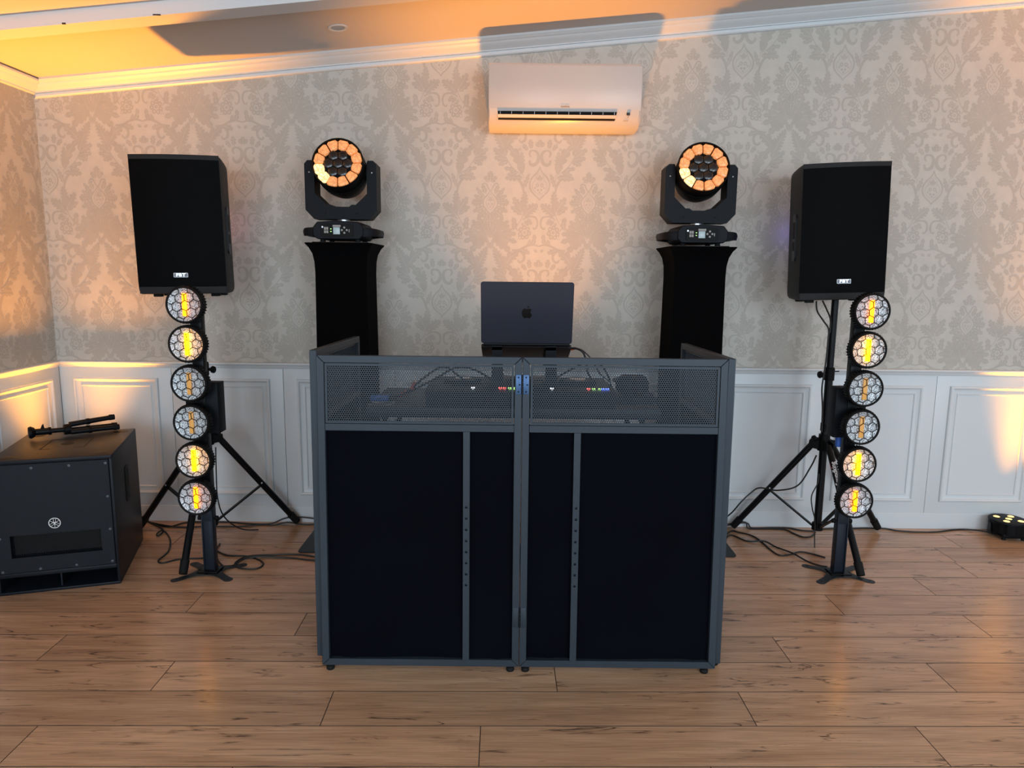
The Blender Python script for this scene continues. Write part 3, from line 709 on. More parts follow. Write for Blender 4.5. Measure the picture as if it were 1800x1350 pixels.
# cables on the table
def cable(name, label, pts, r=0.0035, cat='cable', group=None, m=None, sub=8):
    o = MB().tube(smooth_path(pts, sub), r, 8).build(name, m or CABLE); return tag(o, label, cat, group)
c1 = cable('audio_cable', 'black cable arching high over the left half of the controller', [(-0.53, 2.74, TZ+0.005), (-0.42, 2.74, TZ+0.02), (-0.30, 2.73, TZ+0.08), (-0.21, 2.72, 1.055), (-0.14, 2.73, 1.045), (-0.07, 2.76, TZ+0.075)], 0.004)
MB().cyl((-0.432, 2.74, TZ+0.012), (-0.405, 2.738, TZ+0.030), 0.0075, 0.0075, 12).build('red_plug', REDP, c1)
c2 = cable('audio_cable', 'black cable looping tightly at the left end of the controller', [(-0.46, 2.68, TZ+0.006), (-0.38, 2.67, TZ+0.05), (-0.33, 2.67, 1.02), (-0.255, 2.67, 1.065), (-0.20, 2.68, 1.03), (-0.17, 2.70, TZ+0.078)], 0.004)
MB().cyl((-0.375, 2.67, TZ+0.053), (-0.362, 2.67, TZ+0.080), 0.007, 0.007, 12).build('red_plug', REDP, c2)
c3 = cable('audio_cable', 'thin black cable sloping down behind the right perforated sheet', [(0.14, 2.70, 0.995), (0.19, 2.69, 1.035), (0.25, 2.68, 1.07), (0.30, 2.68, 1.09), (0.36, 2.72, 1.05), (0.41, 2.80, TZ+0.005)], 0.0035)
c4 = cable('white_cable', 'thin pale cable coiled on the left end of the table behind the mesh', [(-0.53, 2.62, TZ+0.003), (-0.50, 2.60, TZ+0.003), (-0.45, 2.61, TZ+0.003), (-0.44, 2.66, TZ+0.003), (-0.50, 2.67, TZ+0.003), (-0.52, 2.64, TZ+0.006), (-0.47, 2.625, TZ+0.006)], 0.002, m=TXTG)

# laptop stand and laptop (hinge edge raised toward the room)
ls = thing('laptop_stand', 'black folded-metal stand holding up the open laptop', 'laptop stand', (0.057, 2.80, TZ))
zt = 1.128-TZ
for x in (-0.145, 0.060):
    lg = MB()
    lg.prism([(x+0.012, 0.067), (x+0.060, 0.067), (x+0.052, zt+0.012), (x+0.014, zt+0.012)], -0.082, -0.078)
    lg.build('leg', DGREY, ls, 30)
    MB().prism([(-0.082, zt+0.008), (-0.082, zt-0.004), (0.17, zt-0.098), (0.17, zt-0.086)], x+0.014, x+0.052, 'yz').build('support_arm', BLACKM, ls, 30)
    MB().box((x+0.010, -0.085, 0.066), (x+0.062, 0.16, 0.070), 0.001).build('base_foot', BLACKM, ls, 30)
MB().box((-0.14, 0.10, 0.0662), (0.125, 0.13, 0.0702), 0.001).build('cross_bar', BLACKM, ls, 30)
lp = thing('laptop', 'dark open laptop seen from behind above the booth, fruit logo on lid', 'laptop', (0.057, 2.745, 1.146))
def rrect(w, h, r, n=6):
    P = []
    for cx, cz, a0 in ((w/2-r, h/2-r, 0), (-w/2+r, h/2-r, pi/2), (-w/2+r, -h/2+r, pi), (w/2-r, -h/2+r, 3*pi/2)):
        for k in range(n+1): P.append((cx+r*cos(a0+pi/2*k/n), cz+r*sin(a0+pi/2*k/n)))
    return P
lidM = Matrix.Rotation(radians(13), 4, 'X') @ Matrix.Translation((0, 0, 0.1215))
lid = MB().prism(rrect(0.3475, 0.2405, 0.010), -0.0022, 0.0022, 'xz', None, 0.0008).build('lid', LAPT, lp, 30); lid.matrix_local = lidM
# logo: apple silhouette with bite and leaf
def apple():
    R = [(0.0, 0.0128), (0.0035, 0.0142), (0.0080, 0.0148), (0.0118, 0.0130), (0.0136, 0.0112)]
    bite = [(0.0112, 0.0085), (0.0100, 0.0048), (0.0106, 0.0008), (0.0128, -0.0022), (0.0148, -0.0034)]
    low = [(0.0128, -0.0085), (0.0098, -0.0130), (0.0070, -0.0148), (0.0045, -0.0142), (0.0018, -0.0131), (0.0, -0.0130)]
    L = [(-0.0018, -0.0131), (-0.0045, -0.0142), (-0.0070, -0.0148), (-0.0100, -0.0126), (-0.0130, -0.0080), (-0.0148, -0.0020), (-0.0150, 0.0045), (-0.0136, 0.0098), (-0.0108, 0.0132), (-0.0075, 0.0147), (-0.0035, 0.0142)]
    return R+bite+low+L
sc = 1.30
am = MB()
ap = [(x*sc, z*sc) for x, z in apple()]
vs = [(x, -0.0029, z) for x, z in ap]+[(0, -0.0029, 0)]
am.add(vs, [(i, (i+1) % len(ap), len(ap)) for i in range(len(ap))])
lf = [(0.0, 0.0160), (0.0006, 0.0190), (0.0026, 0.0216), (0.0060, 0.0232), (0.0056, 0.0200), (0.0034, 0.0174)]
am.add([(x*sc, -0.0029, z*sc) for x, z in lf], [tuple(range(len(lf)))])
lg_ = am.build('logo', LOGOB, lid, 0, False); lg_.location = (0, 0, 0.0)
baseM = Matrix.Rotation(radians(-21), 4, 'X')
bs = MB().prism([(x, y+0.1245) for x, y in rrect(0.3475, 0.2405, 0.010)], -0.0085, 0.0055, 'xy', None, 0.0012).build('base', LAPU, lp, 30); bs.matrix_local = Matrix.Translation((0, 0.006, -0.006)) @ baseM
MB().cyl((-0.165, 0.0, -0.002), (0.165, 0.0, -0.002), 0.0055, 0.0055, 12).build('hinge', BLACKM, lp)
kb = MB()
for r in range(5):
    for k in range(12): kb.box((-0.135+k*0.0228, 0.045+r*0.019, 0.0055), (-0.135+k*0.0228+0.019, 0.045+r*0.019+0.015, 0.0068))
kbo = kb.build('keyboard', BLACK, bs, 0)
u1 = cable('usb_cable', 'black cable drooping from the right side of the laptop', [(0.2265, 2.80, 1.124), (0.25, 2.79, 1.126), (0.276, 2.78, 1.114), (0.289, 2.78, 1.085), (0.30, 2.78, 1.03), (0.33, 2.79, 0.99)], 0.0042)
u2 = cable('usb_cable', 'thin black cable with an orange plug in the right side of the laptop', [(0.2265, 2.815, 1.119), (0.243, 2.80, 1.122), (0.262, 2.78, 1.125), (0.283, 2.775, 1.114), (0.311, 2.77, 1.085), (0.345, 2.775, 1.03), (0.385, 2.78, 0.998)], 0.0028)
pl_ = MB().cyl((0.2268, 2.815, 1.1185), (0.2435, 2.80, 1.1215), 0.0046, 0.0042, 12).build('plug', ORANGEP, u2); pl_['label'] = 'orange plug'

# ------------------------------------------------------------------ covered totems with moving heads
def make_totem(label):
    t = thing('light_totem', label, 'light stand', (0, 0, 0), 0, 'covered totems carrying the moving heads')
    MB().prism(rrect(0.47, 0.46, 0.025), 0.0, 0.006, 'xy', None, 0.001).build('base_plate', PLATE, t)
    loops = []
    for z, h, b in ((0.0065, 0.146, 0.0), (0.05, 0.140, 0.002), (0.15, 0.136, 0.001), (0.30, 0.134, 0.0), (0.6, 0.132, 0), (0.95, 0.130, 0), (1.25, 0.127, 0), (1.40, 0.126, 0.0), (1.455, 0.128, 0.001), (1.495, 0.135, 0.003), (1.525, 0.149, 0.004), (1.545, 0.165, 0.001), (1.548, 0.160, 0), (1.548, 0.0, 0)):
        lp_ = []
        for sx, sy in ((-1, -1), (1, -1), (1, 1), (-1, 1)):
            nx, ny = {(-1, -1): (1, -1), (1, -1): (1, 1), (1, 1): (-1, 1), (-1, 1): (-1, -1)}[(sx, sy)]
            for k in range(6):
                u = k/6; p0 = Vector((sx, sy))*h; p1 = Vector((nx, ny))*h
                q = p0+(p1-p0)*u; mid = (p0+p1)/2
                q -= mid.normalized()*b*sin(pi*u) if mid.length > 1e-6 else Vector((0, 0))
                lp_.append((q.x, q.y, z))
        loops.append(lp_)
    MB().rings(loops, True, True).build('fabric_cover', TOTEMF, t, 50)
    MB().box((-0.135, -0.135, 1.5485), (0.135, 0.135, 1.5525), 0.001).build('top_plate', BLACKM, t)
    return t
TL = make_totem('black fabric-covered light totem left of the laptop'); TL.location = (-0.84, 3.69, 0)
TR = copy_tree(TL); TR.location = (0.92, 3.69, 0); TR['label'] = 'black fabric-covered light totem right of the laptop'

def make_mover(label):
    t = thing('moving_head_light', label, 'stage light', (0, 0, 0), 0, 'moving head lights on the totems')
    # base
    hx, hy = 0.122, 0.135
    b = MB().prism([(-hx, 0.030), (-hx, 0.068), (-hx+0.02, 0.094), (-0.03, 0.099), (0.03, 0.099), (hx-0.02, 0.094), (hx, 0.068), (hx, 0.030), (hx-0.02, 0.012), (-hx+0.02, 0.012)], -hy, hy, 'xz', None, 0.004).build('base', DGREY, t, 30)
    for sx in (-1, 1):
        for sy in (-1, 1): MB().cyl((sx*0.085, sy*0.09, 0.0), (sx*0.085, sy*0.09, 0.016), 0.014, 0.012, 14).build('rubber_foot', RUBBER, b)
        pts = [(sx*0.115, -0.115, 0.052), (sx*0.150, -0.100, 0.052), (sx*0.172, -0.07, 0.050), (sx*0.178, 0.0, 0.050), (sx*0.172, 0.07, 0.050), (sx*0.150, 0.10, 0.052), (sx*0.115, 0.115, 0.052)]
        hd = MB()
        P = smooth_path(pts, 4); loops = []
        for i, p in enumerate(P):
            d = (P[min(i+1, len(P)-1)]-P[max(i-1, 0)]).normalized(); n = Vector((d.y, -d.x, 0))*(0.011)
            h = Vector((0, 0, 0.018+0.010*abs(i/(len(P)-1)-0.5)*2))
            loops.append([p+n+h*0.6, p-n+h*0.6, p-n*1.4, p-n-h, p+n-h, p+n*1.4])
        hd.rings(loops, True, True).build('handle', DGREY, b, 40)
    pn = MB().prism([(q[0]-0.004, q[1]+0.053) for q in rrect(0.158, 0.062, 0.012, 4)], -hy-0.003, -hy+0.002, 'xz', None, 0.0006).build('control_panel', BLACK, b, 30)
    scn = MB().box((-0.022, -hy-0.0042, 0.035), (0.010, -hy-0.002, 0.068), 0.0005).build('display', SCREEN, pn)
    MB().box((-0.024, -hy-0.0040, 0.070), (0.014, -hy-0.0025, 0.079)).build('nameplate', TXTG, pn)
    for x, z in ((0.032, 0.067), (0.020, 0.055), (0.044, 0.055), (0.032, 0.042)):
        MB().cyl((x, -hy-0.0055, z), (x, -hy-0.002, z), 0.005, 0.005, 14).build('button', TXTG, pn)
    for z in (0.048, 0.060): MB().box((-0.036, -hy-0.0040, z-0.0016), (-0.030, -hy-0.0025, z+0.0016)).build('indicator', GLED, pn)
    for k in range(4):
        MB().box((-0.066+0.011*(k % 2), -hy-0.0038, 0.040+0.016*(k//2)), (-0.057+0.011*(k % 2), -hy-0.0025, 0.053+0.016*(k//2))).build('printed_block', TXTG, pn)
    MB().cyl((-0.074, -hy-0.0035, 0.069), (-0.074, -hy-0.002, 0.069), 0.0045, 0.0045, 14).build('sticker', BADGE, pn)
    text_obj('lettering', 'MENU', 0.0055, TXTW, pn, Matrix.Translation((0.055, -hy-0.0035, 0.052)) @ FACE @ Matrix.Rotation(pi/2, 4, 'Z'), 0.0003)
    MB().cyl((0, 0, 0.098), (0, 0, 0.118), 0.030, 0.030, 24).build('pan_shaft', SILVER, t)
    # yoke
    yk = MB()
    outl = [(-0.135, 0.112), (0.135, 0.112), (0.176, 0.156), (0.176, 0.375), (0.160, 0.392), (0.134, 0.392), (0.128, 0.380), (0.128, 0.235), (0.072, 0.182), (0.052, 0.182), (0.038, 0.172), (-0.038, 0.172), (-0.052, 0.182), (-0.072, 0.182), (-0.128, 0.235), (-0.128, 0.380), (-0.134, 0.392), (-0.160, 0.392), (-0.176, 0.375), (-0.176, 0.156)]
    n = len(outl)
    vs = [(x, -0.055, z) for x, z in outl]+[(x, 0.055, z) for x, z in outl]
    # split the concave face into quads between outer and inner outline
    front = [(0, 1, 10, 11), (1, 2, 8, 9), (1, 9, 10), (2, 3, 7, 8), (3, 4, 5, 6), (3, 6, 7), (0, 11, 12), (0, 12, 13, 19), (13, 14, 19), (19, 14, 15, 18), (18, 15, 16, 17)]
    fs = [tuple(q) for q in front]+[tuple(n+i for i in reversed(q)) for q in front]+[(i, n+i, n+(i+1) % n, (i+1) % n) for i in range(n)]
    yk.add(vs, fs); y = yk.build('yoke', DGREY, t, 20)
    for x in (-0.052, 0.052): MB().lathe([(0, 0.003), (0.004, 0.002), (0.005, 0)], (x*1.5, -0.055, 0.140), (0, -1, 0), 12).build('bolt', BLACKM, y)
    for s in (-1, 1): MB().lathe([(0, 0.003), (0.003, 0.002), (0.004, 0)], (s*0.153, -0.055, 0.335), (0, -1, 0), 12).build('bolt', SILVER, y)
    # head, tilted up
    hdM = Matrix.Translation((0, 0, 0.343)) @ Matrix.Rotation(radians(-15), 4, 'X')
    h = MB().lathe([(0.0, 0.150), (0.055, 0.150), (0.075, 0.135), (0.104, 0.085), (0.119, 0.03), (0.124, -0.02), (0.124, -0.030), (0.121, -0.033), (0.121, -0.085), (0.124, -0.090), (0.125, -0.114), (0.1225, -0.117), (0.119, -0.114), (0.118, -0.100), (0.0, -0.100)], (0, 0, 0), (0, 1, 0), 56).build('head', BLACK, t, 40)
    h.matrix_local = hdM
    for s in (-1, 1): MB().cyl((s*0.118, 0, 0), (s*0.131, 0, 0), 0.04, 0.04, 24).build('tilt_hub', DGREY, h)
    # outer ring of 12 lenses
    def wedge():
        mb = MB(); ri, ro, g = 0.0735, 0.1172, 0.0026
        loops = []
        for k, (sh, dpt) in enumerate(((0, 0.0), (0.0005, 0.010), (0.003, 0.0135), (0.008, 0.0155))):
            lp_ = []
            a1 = pi/12
            for r, frac in ((ri+sh, -1), (ro-sh-0.006, -1), (ro-sh, -0.55), (ro-sh, 0.55), (ro-sh-0.006, 1), (ri+sh, 1), (ri-0.005+sh, 0.4), (ri-0.005+sh, -0.4)):
                a = frac*a1; x = r*sin(a); z = r*cos(a)
                e = (g+sh)*(1 if frac < 0 else -1) if abs(frac) > 0.9 else 0
                lp_.append((x+e, -0.100-dpt, z))
            loops.append(lp_)
        return mb.rings(loops).mesh('lens', LENS_ON, 30)
    wm = wedge(); wh = wm.copy(); wh.materials.clear(); wh.materials.append(LENS_HOT)
    for k in range(12):
        a = 2*pi*(k+0.45)/12
        o = link('lens', wm if k not in (7, 8) else wh, h); o.rotation_euler = (0, a, 0)
    # inner dark lenses
    def hexl(r):
        mb = MB()
        return mb.rings([[(rr*sin(2*pi*i/6), -0.100-d, rr*cos(2*pi*i/6)) for i in range(6)] for rr, d in ((r, 0), (r*0.97, 0.007), (r*0.8, 0.010), (r*0.4, 0.0115))]).mesh('lens', LENS_OFF, 40)
    hm = hexl(0.0255)
    for k in range(7):
        o = link('lens', hm, h)
        if k: o.location = (0.0465*sin(2*pi*k/6+0.52), 0, 0.0465*cos(2*pi*k/6+0.52))
    return t
ML = make_mover('moving head stage light with lit amber ring on the left totem'); ML.location = (-0.845, 3.68, 1.553)
MR = copy_tree(ML); MR.location = (0.92, 3.68, 1.553); MR['label'] = 'moving head stage light with lit amber ring on the right totem'
for o in MR.children:
    if o.name.startswith('head'): o.rotation_euler = (radians(-15), 0, radians(-3))

# ------------------------------------------------------------------ loudspeakers on tripod stands
def make_speaker(label):
    t = thing('loudspeaker', label, 'speaker', (0, 0, 0), 0, 'loudspeakers on tripod stands')
    Hh, wf, wr, dp = 0.635, 0.197, 0.163, 0.35
    plan = [(-wf, 0.0), (wf, 0.0), (wf, 0.05), (wf-0.012, 0.17), (wr, dp-0.02), (wr-0.02, dp), (-wr+0.02, dp), (-wr, dp-0.02), (-wf+0.012, 0.17), (-wf, 0.05)]
    def lp_(z, s, extra=0.0): return [(x*s, 0.17+(y-0.17)*s, z) for x, y in plan]
    cab = MB().rings([lp_(0.0, 0.95), lp_(0.012, 0.99), lp_(0.03, 1), lp_(Hh-0.03, 1), lp_(Hh-0.012, 0.99), lp_(Hh, 0.95)], True, True).build('cabinet', CAB, t, 35)
    # bowed front: top band, bottom band, grille
    def bow(z0, z1, x0, x1, y_, name, m, rim=0.0, par=t):
        mb = MB(); n = 14; F, B = [], []
        vs = []
        for k in range(n+1):
            x = x0+(x1-x0)*k/n; y = y_-0.022*(1-(2*k/n-1)**2)
            vs += [(x, y, z0), (x, y, z1), (x, 0.004, z0), (x, 0.004, z1)]
        fs = []
        for k in range(n):
            a, b = 4*k, 4*k+4
            fs += [(a, b, b+1, a+1), (a+1, b+1, b+3, a+3), (a+2, b+2, b, a), (a+3, b+3, b+2, a+2)]
        fs += [(0, 1, 3, 2), (4*n+1, 4*n, 4*n+2, 4*n+3)]
        return mb.add(vs, fs).build(name, m, par, 40)
    bow(0.612, 0.633, -wf+0.001, wf-0.001, -0.004, 'top_bezel', CAB)
    bow(0.003, 0.034, -wf+0.004, wf-0.004, -0.003, 'bottom_bezel', CAB)
    bow(0.0345, 0.6115, -wf+0.0015, wf-0.0015, -0.0035, 'grille', GRILLE)
    bd = MB().prism(rrect(0.064, 0.021, 0.003, 3), -0.0285, -0.0245, 'xz', None, 0.0006).build('badge', BADGE, t); bd.location = (0.0, 0.0, 0.088)
    MB().prism(rrect(0.060, 0.0172, 0.002, 3), -0.0290, -0.0284, 'xz').build('badge_inlay', INLAY, bd).location = (0, 0, 0)
    text_obj('lettering', 'FBT', 0.0195, SILVER, bd, Matrix.Translation((0, -0.0292, 0)) @ Matrix.Scale(1.25, 4, (1, 0, 0)) @ FACE, 0.0004, 0.0, 0.0006, 1.1)
    for s in (-1, 1):
        hm = MB()
        ang = math.atan2(0.042, 0.16)
        Hm = Matrix.Translation((s*(wf-0.006), 0.115, 0.30)) @ Matrix.Rotation(s*0.09, 4, 'Z')
        hd = MB().prism([(y, z) for y, z in rrect(0.075, 0.225, 0.024, 6)], -0.004 if s > 0 else -0.007, 0.007 if s > 0 else 0.004, 'yz', None, 0.001).build('handle', PLATE, t, 30); hd.matrix_local = Hm
        for z0, z1 in ((-0.062, -0.018), (-0.005, 0.075)):
            MB().box((s*0.0072-0.0004, -0.026, z0), (s*0.0072+0.0004, 0.026, z1)).build('grip_opening', VOID, hd, 0)
    for x in (-0.13, 0.13):
        for y in (0.06, 0.22): MB().box((x-0.018, y-0.02, -0.014), (x+0.018, y+0.02, 0.001), 0.003).build('foot', RUBBER, t)
    MB().box((-0.10, dp-0.001, 0.12), (0.10, dp+0.003, 0.42), 0.001).build('rear_panel', BLACKM, t)
    MB().cyl((-0.08, dp+0.002, 0.34), (-0.08, dp+0.006, 0.34), 0.004, 0.004, 10).build('status_led', BLED, t)
    MB().cyl((0, 0.18, -0.006), (0, 0.18, 0.006), 0.035, 0.035, 20).build('pole_socket', BLACKM, t)
    return t
SPK_L = make_speaker('black loudspeaker on tripod stand above the subwoofer side, left of the booth'); SPK_R = copy_tree(SPK_L)
SPK_L.location = (-1.553, 3.425, 1.298); SPK_L.rotation_euler = (0, radians(-0.9), radians(9.5))
SPK_R.location = (1.572, 3.455, 1.302); SPK_R.rotation_euler = (0, radians(-1.9), radians(-6))
for sp, colr, e in ((SPK_R, (0.25, 0.2, 1.0), 0.10), (SPK_L, (1.0, 0.25, 0.45), 0.07)):
    d_ = bpy.data.lights.new('status_glow', 'POINT'); d_.energy = e; d_.color = colr; d_.shadow_soft_size = 0.01
    lo_ = bpy.data.objects.new('status_glow', d_); C.objects.link(lo_); lo_.parent = sp; lo_.location = ((-0.13 if sp is SPK_R else 0.13), 0.365, 0.34)
SPK_R['label'] = 'black loudspeaker on tripod stand at the right, visible carry handle on its side'

def make_stand(label, cx, cy, feet, hubz, top, lowz, knob_side, brand=None):
    t = thing('speaker_stand', label, 'speaker stand', (cx, cy, 0), 0, 'tripod speaker stands')
    MB().cyl((0, 0, lowz), (0, 0, 0.93), 0.0195, 0.0195, 24).build('lower_pole', BLACKM, t)
    MB().cyl((0, 0, 0.90), (0, 0, top), 0.0172, 0.0172, 24).build('upper_pole', BLACKM, t)
    cl_ = MB().cyl((0, 0, 0.885), (0, 0, 0.945), 0.025, 0.025, 24).cyl((0, 0, 0.945), (0, 0, 0.952), 0.025, 0.021, 24).build('collar', BLACK, t)
    s = knob_side
    MB().cyl((s*0.02, -0.005, 0.915), (s*0.048, -0.012, 0.915), 0.008, 0.008, 12).lathe([(0.0, 0.0), (0.017, 0.0), (0.019, 0.006), (0.017, 0.014), (0.0, 0.016)], (s*0.046, -0.012, 0.915), (s, -0.2, 0), 8).build('locking_knob', BLACK, t)
    MB().cyl((-s*0.02, 0, 0.930), (-s*0.048, 0, 0.932), 0.003, 0.003, 8).build('safety_pin', BLACKM, t)
    MB().cyl((0, 0, 0.62), (0, 0, 0.66), 0.0235, 0.0235, 20).build('pole_clip', BLACK, t)
    hb = MB().cyl((0, 0, hubz-0.03), (0, 0, hubz+0.055), 0.031, 0.028, 24)
    hub = hb.build('hub', BLACK, t)
    MB().cyl((s*0.02, 0.0, hubz+0.03), (s*0.055, -0.01, hubz+0.035), 0.008, 0.008, 10).lathe([(0.0, 0.0), (0.016, 0.0), (0.018, 0.006), (0.016, 0.013), (0.0, 0.015)], (s*0.052, -0.01, hubz+0.035), (s, -0.2, 0), 8).build('locking_knob', BLACK, t)
    low = MB().cyl((0, 0, lowz-0.012), (0, 0, lowz+0.025), 0.028, 0.028, 20).build('brace_collar', BLACK, t)
    legs = []
    for k, (fx_, fy_) in enumerate(feet):
        d = Vector((fx_-cx, fy_-cy, 0)); L = d.length; dn = d.normalized()
        top_p = dn*0.05+Vector((0, 0, hubz+0.005)); ft = d+Vector((0, 0, 0.020))
        pr = dn.cross(Vector((0, 0, 1)))
        br = MB()
        for sg in (-1, 1):
            o = pr*sg*0.019
            br.add([dn*0.02+o+Vector((0, 0, hubz+0.03)), dn*0.07+o+Vector((0, 0, hubz+0.02)), dn*0.072+o+Vector((0, 0, hubz-0.018)), dn*0.02+o+Vector((0, 0, hubz-0.025)),
                    dn*0.02+o*0.7+Vector((0, 0, hubz+0.03)), dn*0.07+o*0.7+Vector((0, 0, hubz+0.02)), dn*0.072+o*0.7+Vector((0, 0, hubz-0.018)), dn*0.02+o*0.7+Vector((0, 0, hubz-0.025))],
                   [(0, 1, 2, 3), (7, 6, 5, 4), (0, 4, 5, 1), (1, 5, 6, 2), (2, 6, 7, 3), (3, 7, 4, 0)])
        br.build('bracket', BLACK, hub, 20)
        leg = MB().cyl(top_p, ft, 0.0165, 0.0165, 20).build('leg', BLACKM, t)
        ax = (ft-top_p).normalized()
        MB().cyl(ft-ax*0.06, ft+ax*0.002, 0.0205, 0.0185, 18).build('rubber_foot', RUBBER, leg)
        mid = top_p+(ft-top_p)*0.52
        a = mid-Vector((0, 0, 0.016)); b = dn*0.026+Vector((0, 0, lowz+0.008))
        sd = pr*0.010
        ths = Vector((0, 0, 0.004))
        MB().add([a+sd+ths, a-sd+ths, a-sd-ths, a+sd-ths, b+sd+ths, b-sd+ths, b-sd-ths, b+sd-ths], [(0, 1, 2, 3), (7, 6, 5, 4), (0, 4, 5, 1), (1, 5, 6, 2), (2, 6, 7, 3), (3, 7, 4, 0)]).build('brace', BLACKM, t, 0)
        MB().lathe([(0, 0.0022), (0.004, 0.0016), (0.005, 0)], mid-pr*0.0165*(1 if dn.x < 0 else -1), (0, -1, 0.2), 10).build('rivet', BADGE, leg)
        legs.append((leg, top_p, ft, ax, pr))
    return t, legs
STL, _ = make_stand('black tripod speaker stand partly hidden behind the left column of round lamps', -1.555, 3.60, [(-2.026, 3.775), (-1.194, 3.868), (-1.512, 3.155)], 0.555, 1.293, 0.105, 1)
STR, legsR = make_stand('black tripod speaker stand with printed white lettering on its front leg, right', 1.632, 3.65, [(1.255, 3.865), (2.068, 3.865), (1.661, 3.212)], 0.545, 1.297, 0.095, -1)
# maker's lettering up the front leg
leg, tp, ft, ax, pr = legsR[2]
nrm = (Vector((-0.45, -1, 0.25))); nrm = (nrm-ax*nrm.dot(ax)).normalized(); xdir = -ax; ydir = nrm.cross(xdir)
pc = tp+(ft-tp)*0.235
MT = Matrix((xdir, ydir, nrm)).transposed().to_4x4(); MT.translation = pc+nrm*0.0168
text_obj('lettering', 'Soundking', 0.030, TXTW, leg, MT, 0.0008, 0.0, 0.0004)
MT2 = MT.copy(); MT2.translation = pc+nrm*0.0155-xdir*(-0.04)+ydir*0.0125
MB().prism([(-0.02, -0.002), (0.0, 0.002), (0.02, -0.001), (0.0, 0.0035)], 0, 0.0008, 'xy').build('red_swoosh', TXTR, leg, 0).matrix_local = Matrix.Translation(nrm*0.0) @ Matrix((xdir, ydir, nrm)).transposed().to_4x4().copy() if False else MT2

# ------------------------------------------------------------------ columns of retro lamps
def lamp_meshes():
    R = 0.080
    hs = MB().lathe([(0.0, 0.085), (0.035, 0.085), (0.060, 0.070), (0.078, 0.045), (0.079, 0.0145), (0.0, 0.0145)], (0, 0, 0), (0, 1, 0), 48)
    ribs = MB()
    for k in range(40):
        a = 2*pi*k/40; Mx = Matrix.Rotation(a, 4, 'Y')
        ribs.box((-0.0028, 0.010, 0.076), (0.0028, 0.040, 0.0835), 0, Mx)
    bez = MB().lathe([(0.0715, 0.006), (0.0715, -0.001), (0.073, -0.003), (0.077, -0.004), (0.0800, -0.001), (0.081, 0.004), (0.080, 0.014), (0.073, 0.014)], (0, 0, 0), (0, 1, 0), 56, True)
    ref = MB().lathe([(0.0722, 0.0025), (0.064, 0.007), (0.045, 0.011), (0.025, 0.013), (0.0, 0.0135)], (0, 0, 0), (0, 1, 0), 48)
    fil = MB().box((-0.0095, 0.003, -0.049), (0.0095, 0.008, 0.049), 0.001)
    wires = MB(); h = 0.0225; lim = 0.0718
    segs = set()
    off = Vector((0.006, -0.004))
    for i in range(-4, 5):
        for j in range(-4, 5):
            c = Vector((h*sqrt(3)*(i+j*0.5), h*1.5*j))+off
            for k in range(6):
                p = c+Vector((h*sin(pi/3*k), h*cos(pi/3*k))); q = c+Vector((h*sin(pi/3*(k+1)), h*cos(pi/3*(k+1))))
                key = tuple(sorted([(round(p.x, 4), round(p.y, 4)), (round(q.x, 4), round(q.y, 4))])); segs.add(key)
    rot = Matrix.Rotation(0.12, 2)
    for p, q in sorted(segs):
        p, q = rot @ Vector(p), rot @ Vector(q)
        if p.length > lim and q.length > lim: continue
        if p.length > lim or q.length > lim:
            if p.length > lim: p, q = q, p
            lo_, hi_ = 0.0, 1.0
            for _ in range(20):
                m_ = (lo_+hi_)/2
                if (p+(q-p)*m_).length > lim: hi_ = m_
                else: lo_ = m_
            q = p+(q-p)*lo_
        if (q-p).length < 0.001: continue
        wires.cyl((p.x, 0.0, p.y), (q.x, 0.0, q.y), 0.0017, 0.0017, 6, False)
    return (hs.mesh('lamp_head', BLACK, 40), ribs.mesh('cooling_rib', BLACK, 0), bez.mesh('bezel', RUBBER, 40), ref.mesh('reflector', REFL, 60), fil, wires.mesh('wire_guard', BLACKM, 60))
LM = lamp_meshes()
FILM = {'on': LM[4].mesh('filament', FIL_ON, 30), 'up': LM[4].mesh('filament', FIL_UP, 30), 'dim': LM[4].mesh('filament', FIL_DIM, 30)}
LZ = [1.262, 1.0905, 0.916, 0.741, 0.567, 0.394]
